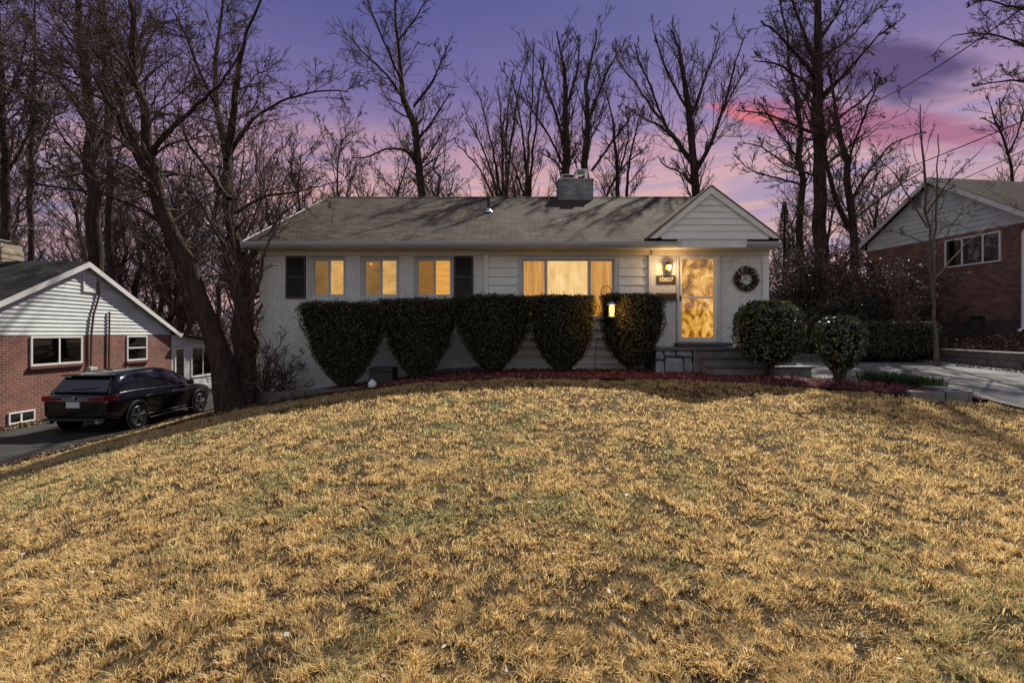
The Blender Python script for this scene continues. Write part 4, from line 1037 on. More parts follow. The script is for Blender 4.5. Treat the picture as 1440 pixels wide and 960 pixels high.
vase('hedge','second dark hedge from the left, right of the black utility box',531,648,11.3,422,540,1.3,G,2,N=15000)
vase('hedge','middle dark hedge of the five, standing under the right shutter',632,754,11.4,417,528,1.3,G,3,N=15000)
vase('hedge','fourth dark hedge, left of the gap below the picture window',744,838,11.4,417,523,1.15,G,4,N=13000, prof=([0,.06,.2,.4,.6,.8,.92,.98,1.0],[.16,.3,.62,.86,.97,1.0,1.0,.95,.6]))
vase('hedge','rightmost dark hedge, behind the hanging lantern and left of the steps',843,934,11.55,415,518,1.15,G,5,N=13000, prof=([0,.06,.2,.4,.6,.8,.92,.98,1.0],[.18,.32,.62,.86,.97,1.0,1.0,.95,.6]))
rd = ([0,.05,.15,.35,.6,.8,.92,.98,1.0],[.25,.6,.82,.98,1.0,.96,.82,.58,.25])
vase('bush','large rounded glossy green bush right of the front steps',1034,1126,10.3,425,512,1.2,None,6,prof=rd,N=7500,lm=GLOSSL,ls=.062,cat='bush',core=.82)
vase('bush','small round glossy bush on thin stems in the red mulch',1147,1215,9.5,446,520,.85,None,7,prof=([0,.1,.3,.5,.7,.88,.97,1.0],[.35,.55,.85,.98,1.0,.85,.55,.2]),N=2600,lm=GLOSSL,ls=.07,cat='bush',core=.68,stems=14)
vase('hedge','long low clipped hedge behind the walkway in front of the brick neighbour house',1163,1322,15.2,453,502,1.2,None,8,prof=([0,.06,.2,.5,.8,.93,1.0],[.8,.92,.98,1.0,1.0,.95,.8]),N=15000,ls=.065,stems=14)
# green shoots in the bed
rg = np.random.default_rng(12)
for i, (px, py, Yq, lab) in enumerate(((1218,524,9.9,'small clump of green shoots nearest the round glossy bush'),(1239,526,9.75,'tallest clump of green shoots at the edge of the walkway'),(1256,531,9.5,None),(1272,535,9.3,None),(1292,540,9.05,'green shoot clump left of the last one at the stone end'),(1309,543,8.85,'rightmost clump of green shoots by the curved stone end'))):
    c = P(px,py,Yq); zg = float(H(c[0],c[1]))+.02; n = 150
    a = rg.uniform(0,2*PI,n); q = np.sqrt(rg.random(n))*.17; B = np.stack([c[0]+1.3*q*np.cos(a), c[1]+q*np.sin(a), np.full(n,zg)],1)
    h = rg.uniform(.10,.24,n); w_ = .009; s_ = np.stack([np.cos(a+1.3),np.sin(a+1.3),np.zeros(n)],1)*w_
    tip = B+np.stack([q*.5*np.cos(a),q*.5*np.sin(a),h],1); mid = B*.45+tip*.55+np.array([0,0,.01])
    V = np.stack([B-s_,B+s_,mid+s_,mid-s_,tip],1).reshape(-1,3); k = np.arange(n)[:,None]*5
    o = np_mesh('green_shoots', V, [k+np.array([[0,1,2,3]]), k+np.array([[3,2,4]])], tinted('shoot_leaf',[(0,(.03,.06,.02)),(1,(.09,.14,.05))],.5,.4,.2), tint=rg.random(2*n))
    tag(o, lab or ('clump of green shoots just right of the tallest one' if i == 2 else 'middle clump of green shoots, beside the driveway walk'), 'plant', 'green shoots along the bed')

# ================================================================== trees
def grow(rng, S, D, L, r0, r1, K, wob, up):
    M_ = len(S); Pn = np.empty((M_,K,3)); Pn[:,0] = S; d = unit(D); step = (L/(K-1))[:,None]
    for k in range(1, K):
        d = unit(d + rng.normal(size=(M_,3))*wob + np.array([0,0,up])); Pn[:,k] = Pn[:,k-1]+d*step
    f = np.linspace(0,1,K)[None]; R = r0[:,None]*(1-f)+r1[:,None]*f
    return Pn, R
def spawn(rng, Pn, R, n, fmin, fmax, a0, a1, lf, rf, rmin, K, wob, up, Lp=None, flat=0):
    M_, K0, _ = Pn.shape; seg = np.linalg.norm(np.diff(Pn,axis=1),axis=2).sum(1) if Lp is None else Lp
    id_ = np.repeat(np.arange(M_), n) if np.isscalar(n) else np.repeat(np.arange(M_), np.round(n).astype(int))
    m = len(id_); f = rng.uniform(fmin, fmax, m); x = f*(K0-1); i = np.minimum(x.astype(int), K0-2); u = (x-i)[:,None]
    S = Pn[id_,i]*(1-u)+Pn[id_,i+1]*u; T = unit(Pn[id_,i+1]-Pn[id_,i]); r = R[id_,i]*(1-u[:,0])+R[id_,i+1]*u[:,0]
    v = rng.normal(size=(m,3)); v[:,2] *= (1-flat); pr = unit(v-T*np.sum(v*T,1,keepdims=True)); a = rng.uniform(a0,a1,m)[:,None]
    D = T*np.cos(a)+pr*np.sin(a); L = seg[id_]*lf*(1-.55*f)*rng.uniform(.5,1.2,m)
    r0 = np.minimum(np.maximum(r*rf*rng.uniform(.7,1,m), rmin*1.15), .055)
    return grow(rng, S, D, L, r0, np.full(m, rmin), K, wob, up)
def densify(pts, rad, K, rng, wob):
    pts = np.array(pts); rad = np.array(rad, float); d = np.r_[0, np.cumsum(np.linalg.norm(np.diff(pts,axis=0),axis=1))]; t = np.linspace(0, d[-1], K)
    # smooth interpolation
    q = np.stack([np.interp(t, d, pts[:,k]) for k in range(3)],1)
    for _ in range(2): q[1:-1] = .25*q[:-2]+.5*q[1:-1]+.25*q[2:]
    n = rng.normal(size=(K,3))*wob*d[-1]/K; n[0] = 0; q += n
    return q, np.interp(t, d, rad)
def crown_mesh(levels, rng, parent, m, bud=None, budn=0, buds=.05, sides=(5,4,3,3,3), name='crown'):
    Vs, Fs, o = [], [], 0
    for l, (Pn, R) in enumerate(levels):
        if len(Pn) == 0: continue
        V, Q_ = tubes(Pn, R, sides[min(l,4)]); Vs.append(V); Fs.append(Q_+o); o += len(V)
    ob = np_mesh(name, np.concatenate(Vs), np.concatenate(Fs), m, parent, smooth=True)
    if budn:
        Pn = levels[-1][0]; i = rng.integers(0, len(Pn), budn); k = rng.integers(1, Pn.shape[1], budn)
        V, Fq = leafquads(rng, Pn[i,k]+rng.normal(size=(budn,3))*.02, buds, .5); np_mesh('dry_leaves', V, Fq, BUDS, parent, tint=rng.random(budn))
    return ob
WS = .80
def px_tree(name, label, Y, limbs, seed, rmin=.009, dens=1.0, L1=.38, nl=(7,6,5), budn=0, buds=.05, bark=None, tw=None, group=None, up=.05, ground=True, ang=(.45,1.0), cat='tree', wob=.2):
    rng = np.random.default_rng(seed); bark = bark or BARK; tw = tw or TWIG
    sk = []; trunkpts = None
    for li, limb in enumerate(limbs):
        off = 0.; pts = []; rad = []
        sl_ = 0 if li == 0 else rng.uniform(-.55,.55); run = 0; prev = None
        for (px, py, w_) in limb:
            if prev is not None: run += math.hypot(px-prev[0], py-prev[1])/F*Y
            prev = (px,py); pts.append(P(px,py,Y+sl_*run)); rad.append(max(w_*(1.0 if Y == 11.0 else WS)*(1.0 if w_ > 6 else .8)/2/F*Y, rmin))
        if li == 0 and ground:
            b = pts[0].copy(); g = float(H(b[0], b[1])); 
            if b[2] > g: pts.insert(0, np.array([b[0], b[1], g-.1])); rad.insert(0, rad[0]*1.25)
        sk.append((pts, rad))
    base = sk[0][0][0]; e = empty(name, tuple(base), label, cat, group)
    K = 16; TP, TR = [], []
    for pts, rad in sk:
        q, r = densify(pts, rad, K, rng, .05); TP.append(q); TR.append(r)
    TP, TR = np.array(TP), np.array(TR)
    Vs, Fs, o = [], [], 0
    V, Q_ = tubes(TP, TR, 9); np_mesh('trunk', V, Q_, bark, e, smooth=True)
    Ls = np.linalg.norm(np.diff(TP,axis=1),axis=2).sum(1); n1 = np.clip(Ls*nl[0]*dens/2.2, 4, 60)
    fm = np.where(np.arange(len(TP)) == 0, .45, .12)
    lv = []; acc = []
    for i in range(len(TP)):
        acc.append(spawn(rng, TP[i:i+1], TR[i:i+1], int(n1[i]), .42 if i == 0 else .1, 1, ang[0], ang[1], 1, .30, rmin*1.5, 8, wob, up, Lp=np.array([np.clip(Ls[i]*L1, .5, 3.2)])))
    A = (np.concatenate([a[0] for a in acc]), np.concatenate([a[1] for a in acc])); lv.append(A)
    B = spawn(rng, *A, nl[1], .12, 1, .4, .95, .68, .6, rmin*1.1, 6, wob*1.1, up*1.2); lv.append(B)
    C_ = spawn(rng, *B, nl[2], .1, 1, .4, .95, .60, .7, rmin*.8, 4, wob, up); lv.append(C_)
    crown_mesh(lv, rng, e, tw, budn=budn, buds=buds); return e

# big twin-stemmed tree left of the house
px_tree('tree','large dark twin stemmed tree on the lawn slope left of the white house',11.0,[
 [(333,592,52),(328,565,38),(318,530,34),(300,470,27),(282,420,24),(258,360,22),(232,305,20),(212,255,18),(203,215,15),(197,150,12),(190,80,9),(180,10,7),(172,-70,4)],
 [(335,590,40),(342,550,32),(350,490,25),(350,430,22),(338,370,20),(328,310,18),(320,260,17),(318,210,14),(305,150,10),(300,90,8),(312,20,6),(320,-60,3)],
 [(319,215,11),(330,160,9),(332,110,7),(345,50,5),(372,-10,3)],
 [(232,305,12),(205,235,10),(165,170,8),(135,110,6),(95,60,4),(60,0,3)],
 [(212,255,10),(180,180,8),(165,120,6),(150,50,5),(130,-30,3)],
 [(206,225,9),(235,185,7),(270,155,6),(310,120,4),(340,70,3)],
 [(322,280,8),(290,235,6),(262,200,5),(250,150,3)],
 [(318,225,8),(355,165,6),(400,140,4),(450,125,3),(490,130,2)],
 [(305,150,6),(280,100,5),(262,50,3),(240,10,2)],
 [(330,300,6),(370,275,5),(420,270,3),(480,255,2)],
 [(240,320,7),(190,290,5),(140,270,4),(80,265,3),(20,250,2)],
 [(203,200,7),(150,140,5),(90,110,4),(30,90,3),(-40,60,2)]],
 101, rmin=.0045, nl=(8.5,7,6), L1=.52, budn=22000, buds=.036, up=.02, ang=(.5,1.15))
px_tree('tree','tall straight dark tree rising behind the left neighbour gable',19,[
 [(132,400,24),(131,300,22),(128,200,19),(120,100,15),(112,20,11),(105,-80,7)],
 [(130,230,8),(160,160,6),(190,90,4),(205,30,3)],[(128,180,8),(90,120,6),(55,70,4),(30,20,3)],[(130,280,6),(90,240,5),(50,220,3)]],
 102, rmin=.008, nl=(8,6,5), L1=.4, budn=6000, buds=.06)
px_tree('tree','dark tree at the far left edge behind the stone chimney',18,[
 [(8,380,14),(8,280,13),(4,180,11),(0,90,9),(-8,-20,6)],[(7,250,6),(40,190,4),(60,120,3)],[(5,170,5),(-30,110,3)],[(4,150,5),(30,90,4),(40,30,2)]],
 103, rmin=.008, nl=(8,6,5), L1=.4, budn=5000, buds=.06)
px_tree('tree','slim straight tree between the left chimney and the neighbour gable peak',24,[
 [(40,380,9),(41,280,9),(45,180,7),(50,80,5),(52,-20,3)],[(42,230,4),(70,170,3),(85,110,2)]], 104, rmin=.0080, nl=(10,6,5), L1=.42, wob=.16, budn=4000, buds=.07)
px_tree('tree','slim dark tree with a straight stem left of the big twin tree',26,[
 [(158,400,12),(156,280,11),(150,180,9),(147,90,8),(145,0,6),(143,-60,4)],[(150,150,5),(180,90,3),(190,40,2)]], 105, rmin=.0080, nl=(10,6,5), L1=.42, wob=.16, budn=4000, buds=.07)
px_tree('tree','tall single trunk tree behind the left part of the white house roof',27,[
 [(598,320,16),(592,250,14),(584,200,13),(574,150,12),(564,115,9),(558,60,6),(557,10,5),(558,-40,3)],
 [(574,150,7),(545,105,5),(515,78,4),(490,50,2.5)],[(582,150,6),(610,112,4),(632,60,2)],[(592,240,7),(572,210,6),(545,208,4),(515,222,3),(495,222,2)],
 [(586,200,5),(612,165,4),(632,132,2.5)],[(558,60,5),(585,25,3.5),(605,-10,2)],[(562,110,5),(540,60,4),(520,10,3),(510,-20,2)],[(590,235,4),(615,200,3),(625,180,2)]],
 106, rmin=.0085, nl=(8,5,4), L1=.42, wob=.13, budn=1400, buds=.055)
def fan(x, y, w, tops, sd, bend=.5):
    rg = random.Random(sd); out = []
    for i, (tx, ty) in enumerate(tops):
        m1 = (x+(tx-x)*.18+rg.uniform(-3,3), y+(ty-y)*.33); m2 = (x+(tx-x)*.55+rg.uniform(-4,4), y+(ty-y)*.68)
        out.append([(x+rg.uniform(-w,w)*.3, y, w), (*m1, w*.8), (*m2, w*.5), (tx, ty, 2)])
    return out
px_tree('tree','multi stemmed bare tree above the roof just left of the chimney',26,
 fan(708,310,7,[(655,165),(672,128),(700,120),(640,200),(722,100),(742,72)],1)+fan(742,310,7,[(720,110),(750,60),(700,180),(765,90)],2), 107, rmin=.0085, nl=(3.2,4,4), L1=.42, wob=.13, budn=1400, buds=.055, up=.12, ang=(.3,.75))
px_tree('tree','ivy covered bare tree rising right behind the chimney',25,[
 [(794,320,17),(796,240,15),(797,170,11),(797,110,7),(790,60,4),(782,45,3)]]+[
 [(820,310,14),(823,240,13),(825,180,11),(824,130,8),(832,80,5),(840,40,3)],
 [(822,190,7),(838,140,5),(855,100,4),(872,68,2.5)],[(796,210,7),(778,150,5),(764,110,3),(758,85,2)],[(832,240,6),(850,215,5),(875,180,4),(890,160,2)],
 [(797,150,6),(812,100,4),(816,55,2.5)],[(795,240,6),(772,190,4),(745,150,3),(735,120,2)],[(805,260,5),(780,225,4),(760,215,2)]],
 108, rmin=.0085, nl=(5.5,5,4), L1=.42, wob=.13, budn=1400, buds=.055, up=.10, ang=(.3,.8))
px_tree('tree','slender multi stemmed bare tree above the roof right of the chimney',28,[
 [(866,310,8),(870,240,7),(866,190,5),(856,150,3),(850,125,2)],[(880,310,7),(882,250,6),(888,210,4),(898,170,3),(905,150,2)],[(842,300,6),(862,255,5),(885,225,4),(905,212,2)],[(872,240,5),(885,190,3),(880,150,2)]],
 109, rmin=.0085, nl=(5.5,5,4), L1=.42, wob=.13, budn=1500, buds=.065, up=.1)
px_tree('tree','wide fan shaped bare tree behind the right end of the roof',25,[
 [(978,320,16),(977,260,14),(974,200,12),(966,150,11),(963,100,7),(955,60,4),(945,40,3)],
 [(977,235,10),(950,195,8),(915,150,6),(890,115,4),(872,85,2.5)],[(979,240,9),(1000,205,7),(1018,150,5),(1030,100,4),(1048,48,2)],
 [(970,170,7),(988,120,5),(1005,75,3),(1012,45,2)],[(950,195,6),(925,175,5),(900,165,3),(885,152,2)],[(964,150,6),(940,105,4),(925,65,3),(920,45,2)],
 [(978,265,6),(955,240,4),(935,235,3),(925,220,2)],[(935,175,5),(912,115,4),(898,85,3),(892,60,2)],[(1010,170,5),(1035,120,3),(1052,90,2)]],
 110, rmin=.0085, nl=(5.5,5,4), L1=.42, wob=.13, budn=1500, buds=.055, up=.10, ang=(.3,.85))
px_tree('tree','thickest straight trunked tree between the white house and the right neighbour',20,[
 [(1154,380,24),(1153,260,21),(1151,160,19),(1149,90,16),(1147,30,12),(1150,-50,7)],
 [(1150,140,10),(1178,115,7),(1205,85,5),(1235,50,3),(1262,30,2)],[(1149,110,9),(1118,75,6),(1092,45,4),(1070,30,3)],[(1151,190,7),(1120,178,5),(1080,160,4),(1035,155,2.5)],
 [(1148,60,8),(1175,25,5),(1195,-20,3)],[(1150,100,8),(1128,40,6),(1105,-20,4)],[(1152,200,6),(1180,165,5),(1215,140,4),(1240,110,2)],[(1152,250,5),(1110,235,4),(1070,205,3),(1040,200,2)],
 [(1149,80,6),(1190,60,5),(1225,20,3),(1250,0,2)],[(1150,130,7),(1125,110,5),(1095,90,4),(1060,85,2)]],
 111, rmin=.0080, nl=(7,5,4), L1=.42, wob=.16, budn=1500, buds=.06)
px_tree('tree','thinner straight tree just left of the thickest trunk beside the white gable',22,[
 [(1124,380,12),(1127,300,11),(1128,220,10),(1120,150,8),(1112,90,6),(1100,30,4),(1095,-20,3)],[(1127,230,5),(1098,190,4),(1072,150,3)],[(1122,160,5),(1145,110,3),(1155,70,2)],[(1127,260,5),(1090,250,4),(1055,240,2.5),(1030,215,2)]],
 112, rmin=.0080, nl=(7,5,4), L1=.42, wob=.16, budn=1500, buds=.06)
px_tree('tree','leaning forked tree just right of the thickest trunk',19,[
 [(1202,380,14),(1198,310,12),(1190,250,11),(1180,190,9),(1172,140,6),(1165,90,4)],[(1192,320,9),(1172,270,8),(1160,220,6),(1158,160,4)],
 [(1196,285,6),(1225,235,4),(1255,200,3),(1290,188,2)],[(1190,240,5),(1205,190,4),(1225,140,3),(1240,110,2)],[(1198,310,5),(1230,285,4),(1262,262,3),(1300,240,2)]],
 113, rmin=.0080, nl=(7,5,4), L1=.42, wob=.16, budn=1500, buds=.06)
px_tree('tree','thin young tree with pale bark in front of the right neighbour gable',13.4,[
 [(1318,505,7.5),(1314,440,6),(1308,370,5.5),(1303,300,4.5),(1300,240,5),(1296,190,3),(1295,150,2)],[(1309,370,5),(1316,310,4),(1318,250,3),(1320,190,2)],
 [(1303,300,4),(1330,260,3),(1365,225,2),(1385,205,1)],[(1304,320,4),(1280,280,3),(1255,240,2),(1225,215,1)],[(1310,400,4),(1350,350,3),(1400,310,2),(1440,290,1)],[(1306,345,3),(1275,330,2),(1230,320,1)],[(1308,370,3),(1345,305,2),(1400,255,1)]],
 114, rmin=.0042, nl=(3,3,3), L1=.32, budn=900, buds=.035, bark=PALEBARK, tw=PALEBARK, up=.03, ang=(.35,.8))
px_tree('tree','tree leaning in from the right edge above the right neighbour roof',15,[
 [(1530,420,22),(1525,250,20),(1512,130,17),(1500,40,13),(1490,-60,9)],
 [(1512,130,8),(1460,75,6),(1410,50,4),(1365,45,3),(1340,50,2)],[(1516,170,7),(1465,120,5),(1420,112,4),(1375,120,2)],[(1502,50,7),(1450,15,5),(1400,5,3),(1370,-10,2)],[(1508,110,6),(1470,30,5),(1440,-20,3)]],
 115, rmin=.006, nl=(8,6,5), L1=.42, budn=5000, buds=.05)
px_tree('tree','small forked bare tree standing far behind the right neighbour ridge',30,[
 [(1428,300,6),(1424,250,6),(1420,215,5),(1408,180,4),(1390,150,2)],[(1420,215,4),(1436,175,3),(1448,120,2)],[(1410,185,3),(1405,140,2)],[(1408,180,3),(1380,165,2)]], 116, rmin=.0085, nl=(8,5,4), L1=.42, wob=.13, budn=300, buds=.065)

def stem_bush(name, label, cx, Y, z0, n, h, spread, seed, rmin=.004, m=None, budn=0, bud=.05, wob=.25, cat='shrub', group=None, nl=(6,5,4), budm=None, up=.06):
    rng = np.random.default_rng(seed); e = empty(name, (cx,Y,z0), label, cat, group); m = m or TWIG
    S = np.stack([cx+rng.normal(0,.10,n)*spread, Y+rng.normal(0,.10,n)*spread, np.full(n,z0-.05)],1)
    a = rng.uniform(0,2*PI,n); t = rng.uniform(.1,1,n)*spread/h*.9
    A = grow(rng, S, np.stack([t*np.cos(a),t*np.sin(a),np.ones(n)],1), h*rng.uniform(.75,1.1,n), np.full(n,.02*h**.5), np.full(n,rmin*1.5), 10, wob, up)
    B = spawn(rng, *A, nl[0], .15, 1, .4, 1.1, .45, .6, rmin*1.2, 6, wob*1.3, up); C_ = spawn(rng, *B, nl[1], .1, 1, .4, 1.1, .6, .7, rmin, 4, wob, up)
    lv = [A,B,C_]
    Vs, Fs, o = [], [], 0
    V, Q_ = tubes(*A, 5); np_mesh('stems', V, Q_, m, e, smooth=True)
    for Pn, R in lv[1:]:
        V, Q_ = tubes(Pn, R, 3); Vs.append(V); Fs.append(Q_+o); o += len(V)
    np_mesh('twigs', np.concatenate(Vs), np.concatenate(Fs), m, e)
    if budn:
        Pn = C_[0]; i = rng.integers(0,len(Pn),budn); k = rng.integers(0,4,budn)
        V, Fq = leafquads(rng, Pn[i,k]+rng.normal(size=(budn,3))*bud, bud, .5); np_mesh('leaves', V, Fq, budm or BUDS, e, tint=rng.random(budn))
    return e
stem_bush('shrub','tangled dark bare shrub at the left corner of the white house',-5.55,11.6,-1.5,22,1.65,.8,31,rmin=.005,wob=.42,budn=700,bud=.04,up=.0)
stem_bush('shrub','pale bare twiggy shrub rising behind the long low hedge',11.75,15.9,-.5,16,2.1,1.1,32,rmin=.005,m=PALEBARK,nl=(4,4,3),wob=.14)
VINE = tinted('russet_leaf', [(0,(.018,.012,.010)),(.5,(.09,.045,.035)),(.85,(.17,.075,.06)),(1,(.24,.13,.09))], .7, .3, .2)
DKG = tinted('dark_evergreen_leaf', [(0,(.012,.015,.010)),(.7,(.032,.038,.022)),(1,(.09,.10,.05))], .55, .4, .15)
for i, (px, Yq, h, sp_r, lab, bm_) in enumerate(((1108,17.5,3.4,.8,'dark evergreen shrub against the right corner of the white house',DKG),(1140,18.5,4.0,1.0,'tallest russet overgrown shrub, around the thickest tree trunk',VINE),(1178,17.2,3.6,1.0,'russet overgrown shrub between the thick and the leaning trunk',VINE),
     (1218,18.2,3.5,1.0,'dark leafy shrub below the far eave of the right neighbour',DKG),(1252,17.2,3.1,.9,'russet shrub directly behind the pale bare shrub',VINE),(1160,16.2,2.2,1.0,'low dark evergreen shrub behind the small round bush',DKG),(1215,16.3,2.1,.9,'low dark evergreen shrub directly behind the middle of the long hedge',DKG))):
    cx = (px-720)/F*Yq
    stem_bush('overgrown_shrub', lab, cx, Yq, float(H(cx,Yq)), 26, h, sp_r, 40+i, rmin=.007, budn=9000, bud=.085, budm=bm_, group='overgrown shrubs between the two houses', nl=(8,5,4))

# wood behind: prototypes, then copies
def wood_tree(seed, h):
    rng = np.random.default_rng(seed)
    e = empty('bare_tree', (0,0,0), 'bare tree', 'tree', 'bare trees of the wood behind the houses')
    K = 12; q, r = densify([(0,0,-.3),(rng.normal()*.2,rng.normal()*.2,h*.35),(rng.normal()*.5,rng.normal()*.5,h*.7),(rng.normal()*.8,rng.normal()*.8,h)], [.20,.16,.09,.02], K, rng, .15)
    V, Q_ = tubes(q[None], r[None], 6); np_mesh('trunk', V, Q_, BARK, e, smooth=True)
    A = spawn(rng, q[None], r[None], 34, .2, 1, .35, .9, .42, .5, .018, 7, .14, .08, Lp=np.array([h])); B = spawn(rng, *A, 7, .12, 1, .4, .95, .6, .6, .012, 5, .2, .05); C_ = spawn(rng, *B, 6, .1, 1, .4, .95, .6, .7, .009, 4, .15, .05)
    crown_mesh([A,B,C_], rng, e, TWIG, budn=1500, buds=.06, sides=(4,3,3,3,3)); return e
protos = [wood_tree(200+i, h) for i, h in enumerate((12,13,14,11))]
rg = random.Random(77); spots = []
for i in range(46):
    if i < 22: px, Yq = rg.uniform(-60,330), rg.uniform(29,46)
    elif i < 40: px, Yq = 330+(i-22)*26+rg.uniform(-8,8), rg.uniform(36,48)
    else: px, Yq = rg.uniform(1060,1260), rg.uniform(30,40)
    s_ = rg.uniform(.85,1.12)*(1.12 if i < 22 else (1.22 if i < 40 else .85))
    if 22 <= i < 40 and 640 < px: s_ *= .86
    spots.append((px, Yq, s_))
WL = 'bare tree of the wood standing beyond the houses, bark dark and twigs without leaves'
for i, (px, Yq, s_) in enumerate(spots):
    t_ = protos[i] if i < 4 else copy_tree(protos[i % 4])
    x = (px-720)/F*Yq; t_.location = (x, Yq, float(H(x,Yq))); t_.rotation_euler[2] = rg.uniform(0,6.28); t_.scale = (s_,)*3
    t_['label'] = WL
# young evergreen behind the gable
rng = np.random.default_rng(55); Yq = 24; cx = fx(1103,Yq)
e = empty('evergreen_tree', (cx,Yq,-.8), 'narrow dark green conifer just right of the white gable', 'tree')
MB().tube([(cx,Yq,-.9),(cx,Yq,3),(cx,Yq,6.0)], [.12,.08,.02], 7).build('trunk', BARK, e)
n = 9000; t = rng.random(n)**1.3; a = rng.uniform(0,2*PI,n); a = np.round(a/(.5))*.5+rng.normal(0,.13,n)+t*9; r = (1-t)*1.3*np.sqrt(rng.random(n))+.05
C = np.stack([cx+r*np.cos(a), Yq+r*np.sin(a), .3+t*5.8-r*.25+rng.normal(0,.04,n)],1); V, Fq = leafquads(rng, C, .12, .22)
np_mesh('crown', V, Fq, DKG, e, tint=rng.random(n))
# far wooded mass low on the horizon
rng = np.random.default_rng(66); n = 60000; x = rng.uniform(-70,80,n); y = rng.uniform(48,64,n); hh = 3.2+2.6*vnoise(x,y,4,5)
C = np.stack([x,y,H(x,y)+rng.random(n)*hh],1); V, Fq = leafquads(rng, C, .55, .16)
tag(np_mesh('far_undergrowth', V, Fq, tinted('far_brush',[(0,(.025,.018,.016)),(.8,(.07,.05,.042)),(1,(.11,.08,.06))],.95,.1), tint=rng.random(n)), 'brown leafless undergrowth along the horizon behind the houses', 'undergrowth', kind='stuff')

# ---- overhead wires
def wire(a, b, sag, r, lab):
    a, b = np.array(a), np.array(b); pts = [a+(b-a)*t-np.array([0,0,4*sag*t*(1-t)]) for t in np.linspace(0,1,28)]
    tag(MB().tube(pts, r, 5).build('overhead_wire', BLACKIRON), lab, 'wire')
wire(P(1500,-35,13), P(1175,165,30), .5, .02, 'highest overhead wire slanting across the pink cloud on the right')
wire(P(1520,135,13), P(1100,292,32), .3, .018, 'middle overhead wire slanting above the right neighbour gable')
wire(P(1520,170,12), P(1270,282,28), .2, .015, 'lowest overhead wire crossing in front of the right neighbour roof')

# ================================================================== light
SUN_EL, SUN_AZ = math.radians(44), math.radians(24)   # azimuth from +Y towards +X
sd = Vector((math.sin(SUN_AZ)*math.cos(SUN_EL), math.cos(SUN_AZ)*math.cos(SUN_EL), math.sin(SUN_EL)))
sl_ = bpy.data.lights.new('sun', 'SUN'); sl_.energy = 5.0; sl_.angle = math.radians(.6); sl_.color = (1,.94,.82)
so = bpy.data.objects.new('sun', sl_); COL.objects.link(so); so.rotation_euler = sd.to_track_quat('Z','Y').to_euler()
def point(name, loc, e, c, r):
    l = bpy.data.lights.new(name, 'POINT'); l.energy = e; l.color = c; l.shadow_soft_size = r
    o = bpy.data.objects.new(name, l); COL.objects.link(o); o.location = loc
point('wall_lamp_light', (lx, ly-.13, lz-.03), 11, (1,.62,.28), .05)
point('garden_lantern_light', (lc[0], lc[1]-.14, lc[2]-.05), 12, (1,.55,.14), .05)

world = bpy.data.worlds.new('World'); scene.world = world; world.use_nodes = True
t = NT(world.node_tree); bg = t.n['Background']; out = t.n['World Output']
tc = t.add('ShaderNodeTexCoord'); sx = t.add('ShaderNodeSeparateXYZ'); t.link(tc.outputs['Generated'], sx.inputs[0])
X_, Y_, Z_ = sx.outputs
az = t.math('ARCTAN2', X_, Y_)                     # 0 straight ahead
# warp elevation a little with noise to break the bands
cb = t.add('ShaderNodeCombineXYZ'); t.link(t.math('MULTIPLY', az, 1.2), cb.inputs[0]); t.link(t.math('MULTIPLY', t.math('ADD', Z_, t.math('MULTIPLY', az, .10)), 7.0), cb.inputs[1])
st1 = t.noise(1.6, 6, .62, cb.outputs[0], .6)
zc = t.math('ADD', Z_, t.math('MULTIPLY', t.math('SUBTRACT', st1, .5), .10))
zc = t.math('SUBTRACT', zc, t.math('MULTIPLY', t.math('ABSOLUTE', az), .02))
base = t.ramp(zc, [(0,(.38,.31,.36)),(.20,(.42,.31,.40)),(.27,(.46,.30,.42)),(.32,(.36,.23,.38)),(.37,(.26,.18,.36)),(.43,(.155,.125,.32)),(.52,(.085,.085,.27)),(.70,(.07,.08,.25)),(1,(.08,.10,.24))])
pe = t.math('MULTIPLY', t.math('SUBTRACT', 1.0, t.math('MULTIPLY', t.math('ABSOLUTE', t.math('ADD', az, .05)), 1.15), clamp=True), t.ramp(zc, [(.22,(1,1,1)),(.36,(0,0,0))]))
base = t.mix(t.math('MULTIPLY', pe, .8), base, (.82,.46,.36))
# left side stays bluer
lf = t.math('MULTIPLY', t.math('SUBTRACT', -.12, az, clamp=True), 1.3, clamp=True)
base = t.mix(t.math('MULTIPLY', lf, .5), base, (.13,.12,.27))
# fine pink streaks low in the sky
cb2 = t.add('ShaderNodeCombineXYZ'); t.link(t.math('MULTIPLY', az, 2.2), cb2.inputs[0]); t.link(t.math('MULTIPLY', t.math('SUBTRACT', Z_, t.math('MULTIPLY', az, .07)), 24.0), cb2.inputs[1])
st2 = t.noise(1.5, 5, .6, cb2.outputs[0], .8)
low = t.ramp(Z_, [(.08,(1,1,1)),(.28,(.9,.9,.9)),(.40,(0,0,0))])
pk = t.math('MULTIPLY', t.ramp(st2, [(.46,(0,0,0)),(.66,(1,1,1))]), low)
base = t.mix(t.math('MULTIPLY', pk, .58), base, (.80,.40,.36))
bl = t.math('MULTIPLY', t.ramp(st2, [(.34,(1,1,1)),(.50,(0,0,0))]), low)
base = t.mix(t.math('MULTIPLY', bl, .62), base, (.27,.22,.46))
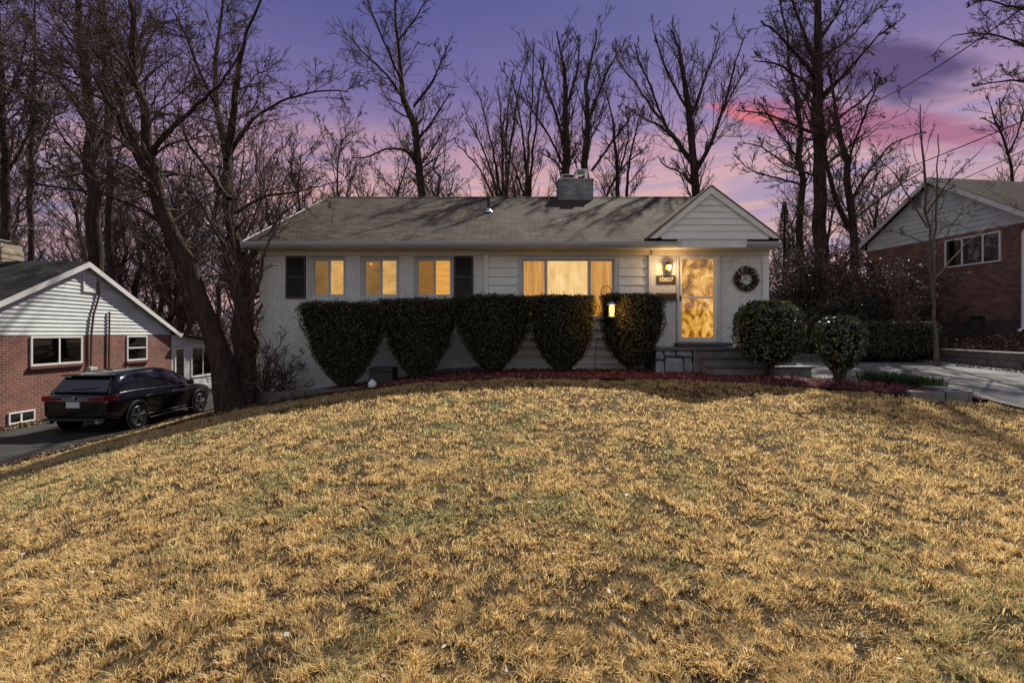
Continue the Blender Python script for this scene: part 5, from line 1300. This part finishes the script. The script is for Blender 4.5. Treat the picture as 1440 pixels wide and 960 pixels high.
# large dusk cloud on the right: crimson underside, dark violet top
def blob(a0, z0, sa, sz, src):
    u = t.math('DIVIDE', t.math('SUBTRACT', az, a0), sa); v = t.math('DIVIDE', t.math('SUBTRACT', t.math('ADD', Z_, t.math('MULTIPLY', t.math('SUBTRACT', az, a0), .30)), z0), sz)
    d = t.math('ADD', t.math('MULTIPLY', u, u), t.math('MULTIPLY', v, v))
    return t.math('MULTIPLY', t.math('SUBTRACT', t.math('ADD', 1.0, t.math('MULTIPLY', t.math('SUBTRACT', src, .5), 3.2)), d), 1.6, clamp=True)
base = t.mix(t.math('MULTIPLY', blob(.57,.326,.22,.034, st1), .80), base, (.36,.09,.19))
base = t.mix(t.math('MULTIPLY', blob(.62,.385,.16,.048, st1), .95), base, (.075,.04,.14))
base = t.mix(t.math('MULTIPLY', blob(.43,.362,.08,.013, st2), .85), base, (.72,.16,.19))
# unseen sky behind the camera, set paler and greyer to brighten the facade
base = t.mix(t.math('MULTIPLY', t.math('SUBTRACT', 0, Y_, clamp=True), 1.6, clamp=True), base, (.42,.43,.45))
base = t.mix(t.ramp(Z_, [(.0,(1,1,1)),(.03,(0,0,0))]), base, (.10,.075,.06))
t.link(base, bg.inputs[0]); bg.inputs[1].default_value = .66
sky = t.add('ShaderNodeTexSky'); sky.sky_type = 'NISHITA'; sky.sun_disc = False; sky.sun_elevation = SUN_EL; sky.sun_rotation = SUN_AZ
bg2 = t.add('ShaderNodeBackground'); t.link(sky.outputs[0], bg2.inputs[0]); bg2.inputs[1].default_value = .004
ad = t.add('ShaderNodeAddShader'); t.link(bg.outputs[0], ad.inputs[0]); t.link(bg2.outputs[0], ad.inputs[1]); t.link(ad.outputs[0], out.inputs[0])

# ================================================================== camera
cam = bpy.data.cameras.new('camera'); cam.lens = 18.0; cam.sensor_width = 36; cam.clip_end = 1500; cam.clip_start = .05
cam.shift_y = -(480-HOR)/1440*-1 if False else -(480-HOR)/1440
co_ = bpy.data.objects.new('camera', cam); COL.objects.link(co_); co_.location = (0,0,0); co_.rotation_euler = (PI/2,0,0)
scene.camera = co_
scene.view_settings.view_transform = 'Standard'; scene.view_settings.look = 'None'; scene.view_settings.exposure = .60; scene.view_settings.gamma = 1
scene.cycles.max_bounces = 6; scene.cycles.transparent_max_bounces = 12
